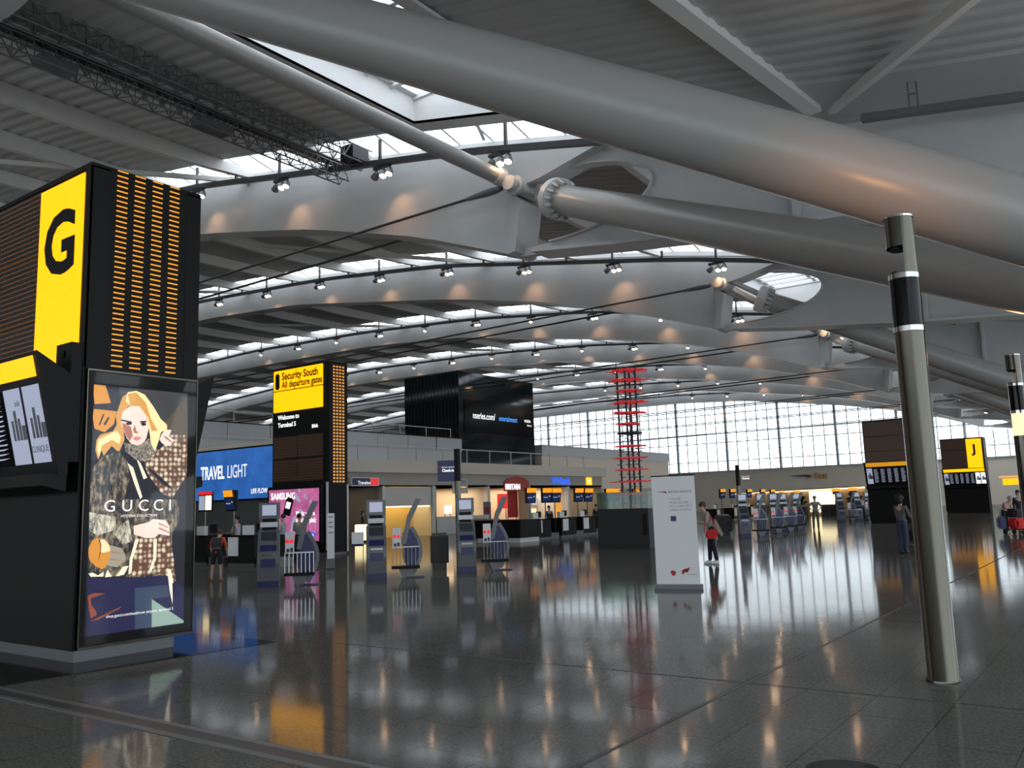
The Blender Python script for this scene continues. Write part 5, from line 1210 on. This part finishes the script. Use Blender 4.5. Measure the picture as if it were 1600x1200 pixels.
# woman with the red bag, leaning forward, faces picture left
LEFT = (-.81, -.585)
t, P, k = person('woman in a beige jacket with a red shoulder bag leaning forward', (-9.72, 22.45, 0), yaw(*LEFT), 1.70,
    dict(waist=(0, -.02, 1.05), chest=(0, -.09, 1.26), neck=(0, -.16, 1.40), jaw=(0, -.21, 1.46), head=(0, -.21, 1.55), crown=(0, -.20, 1.61), shL=(.15, -.11, 1.36), shR=(-.15, -.11, 1.36), elL=(.19, -.16, 1.10), wrL=(.10, -.36, 1.14), elR=(-.19, -.16, 1.10), wrR=(-.10, -.36, 1.16), knL=(.08, .02, .49), anL=(.08, .10, .08), knR=(-.08, -.04, .49), anR=(-.08, -.06, .08)),
    'cloth_beige', 'cloth_dark', 'hair_brown', .1)
hb = t
b = mb().prism([(-.17, .68), (.08, .68), (.14, .80), (.09, .92), (-.13, .93), (-.22, .80)], 'x', .17, .27); bo = b.build('shoulder_bag', 'bag_red', None, smooth=True, bevel=.03, loc=(-9.72, 22.45, 0), rz=yaw(*LEFT)); tag(bo, 'slouchy red shoulder bag hanging at the side of the woman', 'bag')
mb().tube([(.24, -.24, .88), (.22, -.20, 1.15), (.16, -.10, 1.43), (.20, .04, 1.15), (.24, .12, .88)], .013, 8).build('strap', 'bag_red', bo)
mb().prism([(.03, 1.0), (.26, .72), (.30, .80), (.12, 1.2)], 'x', -.1, .12).build('jacket_tail', 'cloth_beige', hb)
# man before the bright panel, seen from behind, hands on hips
AW = (-.3, .95)
person('man in a light shirt with hands on hips before the bright panel', (-14.2, 46.5, 0), yaw(*AW), 1.76, dict(elL=(.30, .08, 1.16), wrL=(.16, -.03, 1.0), elR=(-.30, .08, 1.16), wrR=(-.16, -.03, 1.0), knL=(.13, -.02, .49), anL=(.14, .02, .08)), 'cloth_stone', 'cloth_grey', 'hair_grey', .1, sleeve=.45, shoes='cloth_dark')
# curly haired person beside the steel post
t, P, k = person('curly haired person in grey top and jeans pushing a trolley', (-5.85, 27.2, 0), yaw(.35, .94), 1.66, dict(elL=(.20, -.1, 1.12), wrL=(.15, -.30, 1.02), elR=(-.20, -.1, 1.12), wrR=(-.15, -.30, 1.02)), 'cloth_grey', 'denim', 'hair_dark', .12, shoes='cloth_dark', curly=.03)
# orange shirt
person('person in orange shirt with grey back panel and black shorts, bending', (-20.15, 14.1, 0), yaw(-.6, .8), 1.42,
    dict(chest=(0, -.10, 1.22), neck=(0, -.20, 1.36), jaw=(0, -.27, 1.40), head=(0, -.29, 1.47), crown=(0, -.29, 1.53), shL=(.17, -.13, 1.31), shR=(-.17, -.13, 1.31), elL=(.24, -.15, 1.04), wrL=(.24, -.28, .84), elR=(-.24, -.15, 1.04), wrR=(-.24, -.28, .84), anL=(.15, .02, .08), anR=(-.15, .02, .08), knL=(.13, -.02, .49), knR=(-.13, -.02, .49)), 'cloth_orange', 'cloth_dark', 'hair_brown', .1, shorts=True, sleeve=.5, shoes='shop_wood')
bp = bpy.data.objects['person.003'] if 'person.003' in bpy.data.objects else t
mb().prism([(-.02, .86), (.12, .88), (.115, 1.0), (.055, 1.13), (-.03, 1.13)], 'x', -.12, .12).build('back_panel', 'cloth_charcoal', bp)
# staff behind the left desks
for i, (x, y, lab, tp) in enumerate(((-27.1, 19.8, 'staff member in a white shirt behind the left desks under the yellow headed screen', 'cloth_white'), (-25.0, 20.2, 'staff member in a white shirt with dark belt behind the left desks', 'cloth_white'), (-24.35, 20.4, 'dark haired staff member half hidden by the nearest kiosk', 'cloth_stone'), (-27.5, 17.6, 'person in dark clothes standing at the left desks', 'cloth_dark'))):
    person(lab, (x, y, 0), yaw(-.6, -.3) if i < 2 else yaw(-.5, .8), 1.68, dict(elL=(.2, -.08, 1.12), wrL=(.14, -.28, 1.08), elR=(-.2, -.08, 1.12), wrR=(-.14, -.28, 1.08)), tp, 'cloth_dark', 'hair_dark', .1, sleeve=.5, shoes='cloth_dark')
person('dark silhouetted person in the black shop entrance', (-36.6, 35.3, 0), yaw(.6, .5), 1.72, None, 'cloth_dark', 'cloth_dark', 'hair_brown', .12, shoes='cloth_dark')
person('person in pink top at the edge of the black shop', (-37.3, 33.9, 0), yaw(-.6, .5), 1.6, None, 'cloth_pink', 'cloth_dark', 'hair_brown', .12, shoes='cloth_dark')
person('distant person standing among the kiosks right of the bright panel', (-19.2, 68.5, 0), yaw(.5, .5), 1.72, None, 'cloth_dark', 'cloth_dark', 'hair_dark', .1, shoes='cloth_dark')
for i in range(3): person(['distant traveller in white at the kiosks beyond the bright panel', 'distant seated looking traveller behind the middle desks', 'distant staff member behind the far end of the middle desks'][i], [(-17.4, 68.6, 0), (-27.2, 40.6, 0), (-28.4, 47.8, 0)][i], yaw(.8, -.5), 1.68, None, ['cloth_white', 'cloth_dark', 'cloth_dark'][i], 'cloth_dark', 'hair_dark', .1, shoes='cloth_dark')
# people and trolleys at the right edge
person('person in pale top leaning over a loaded trolley at the right edge', (-4.75, 40.5, 0), yaw(.75, -.45), 1.62, dict(chest=(0, -.12, 1.22), neck=(0, -.24, 1.33), jaw=(0, -.30, 1.38), head=(0, -.32, 1.45), crown=(0, -.32, 1.51), shL=(.16, -.16, 1.29), shR=(-.16, -.16, 1.29), elL=(.2, -.25, 1.05), wrL=(.15, -.42, .98), elR=(-.2, -.25, 1.05), wrR=(-.15, -.42, .98)), 'cloth_pink', 'cloth_dark', 'hair_grey', .1, sleeve=.5)
person('person standing behind the loaded trolley at the right edge', (-4.35, 42.0, 0), yaw(.4, -.9), 1.72, None, 'cloth_dark', 'cloth_dark', 'hair_dark', .12, shoes='cloth_dark')
def trolley(x, y, rz, lab):
    t = empty('luggage_trolley', (x, y, 0), rz); tag(t, lab, 'trolley')
    mb().bar((-.28, -.45, .2), (-.28, .45, .2), .03).bar((.28, -.45, .2), (.28, .45, .2), .03).bar((-.28, -.45, .2), (.28, -.45, .2), .03).bar((-.28, .45, .2), (.28, .45, .2), .03).build('deck_frame', 'brushed_steel', t)
    mb().tube([(-.28, .45, .2), (-.28, .55, 1.0), (.28, .55, 1.0), (.28, .45, .2)], .018, 8).build('handle', 'brushed_steel', t)
    for wx, wy in ((-.26, -.38), (.26, -.38), (-.26, .4), (.26, .4)): mb().tube([(wx - .025, wy, .09), (wx + .025, wy, .09)], .09, 16).build('wheel', 'black', t)
trolley(-5.55, 28.0, math.radians(-20), 'steel luggage trolley pushed by the curly haired person')
trolley(-4.2, 39.6, math.radians(60), 'luggage trolley piled with bags at the right edge')
def bag(x, y, z, rz, s, m_, lab):
    t = empty('travel_bag', (x, y, z), rz); tag(t, lab, 'bag')
    mb().box(-s[0] / 2, s[0] / 2, -s[1] / 2, s[1] / 2, 0, s[2]).build('shell', m_, t, bevel=min(s) * .22, smooth=True); mb().tube([(-s[0] * .2, 0, s[2] - .02), (-s[0] * .18, 0, s[2] + .06), (s[0] * .18, 0, s[2] + .06), (s[0] * .2, 0, s[2] - .02)], .012, 6).build('handle', 'black', t)
bag(-4.2, 39.55, .23, 1.0, (.75, .5, .42), 'bag_red', 'dark red holdall lying on the trolley at the right edge'); bag(-4.25, 39.6, .67, 1.1, (.7, .45, .34), 'cloth_dark', 'black bag on top of the dark red holdall'); bag(-4.75, 39.3, .23, .3, (.3, .4, .5), 'kiosk_blue', 'small blue bag beside the red holdall')
bag(-5.55, 28.0, .23, -.3, (.4, .6, .5), 'cloth_dark', 'black suitcase on the trolley by the curly haired person')

t = empty('lit_counter', (-35.6, 34.3, 0), math.radians(40)); tag(t, 'small glowing pale counter at the entrance of the black shop', 'counter')
mb().box(-.38, .38, -.3, .3, .12, 1.0).build('lit_body', 'warm_glow', t, bevel=.03); mb().box(-.42, .42, -.34, .34, 1.0, 1.05).build('worktop', 'tower_black', t); mb().box(-.34, .34, -.26, .26, 0, .12).build('plinth', 'tower_black', t)
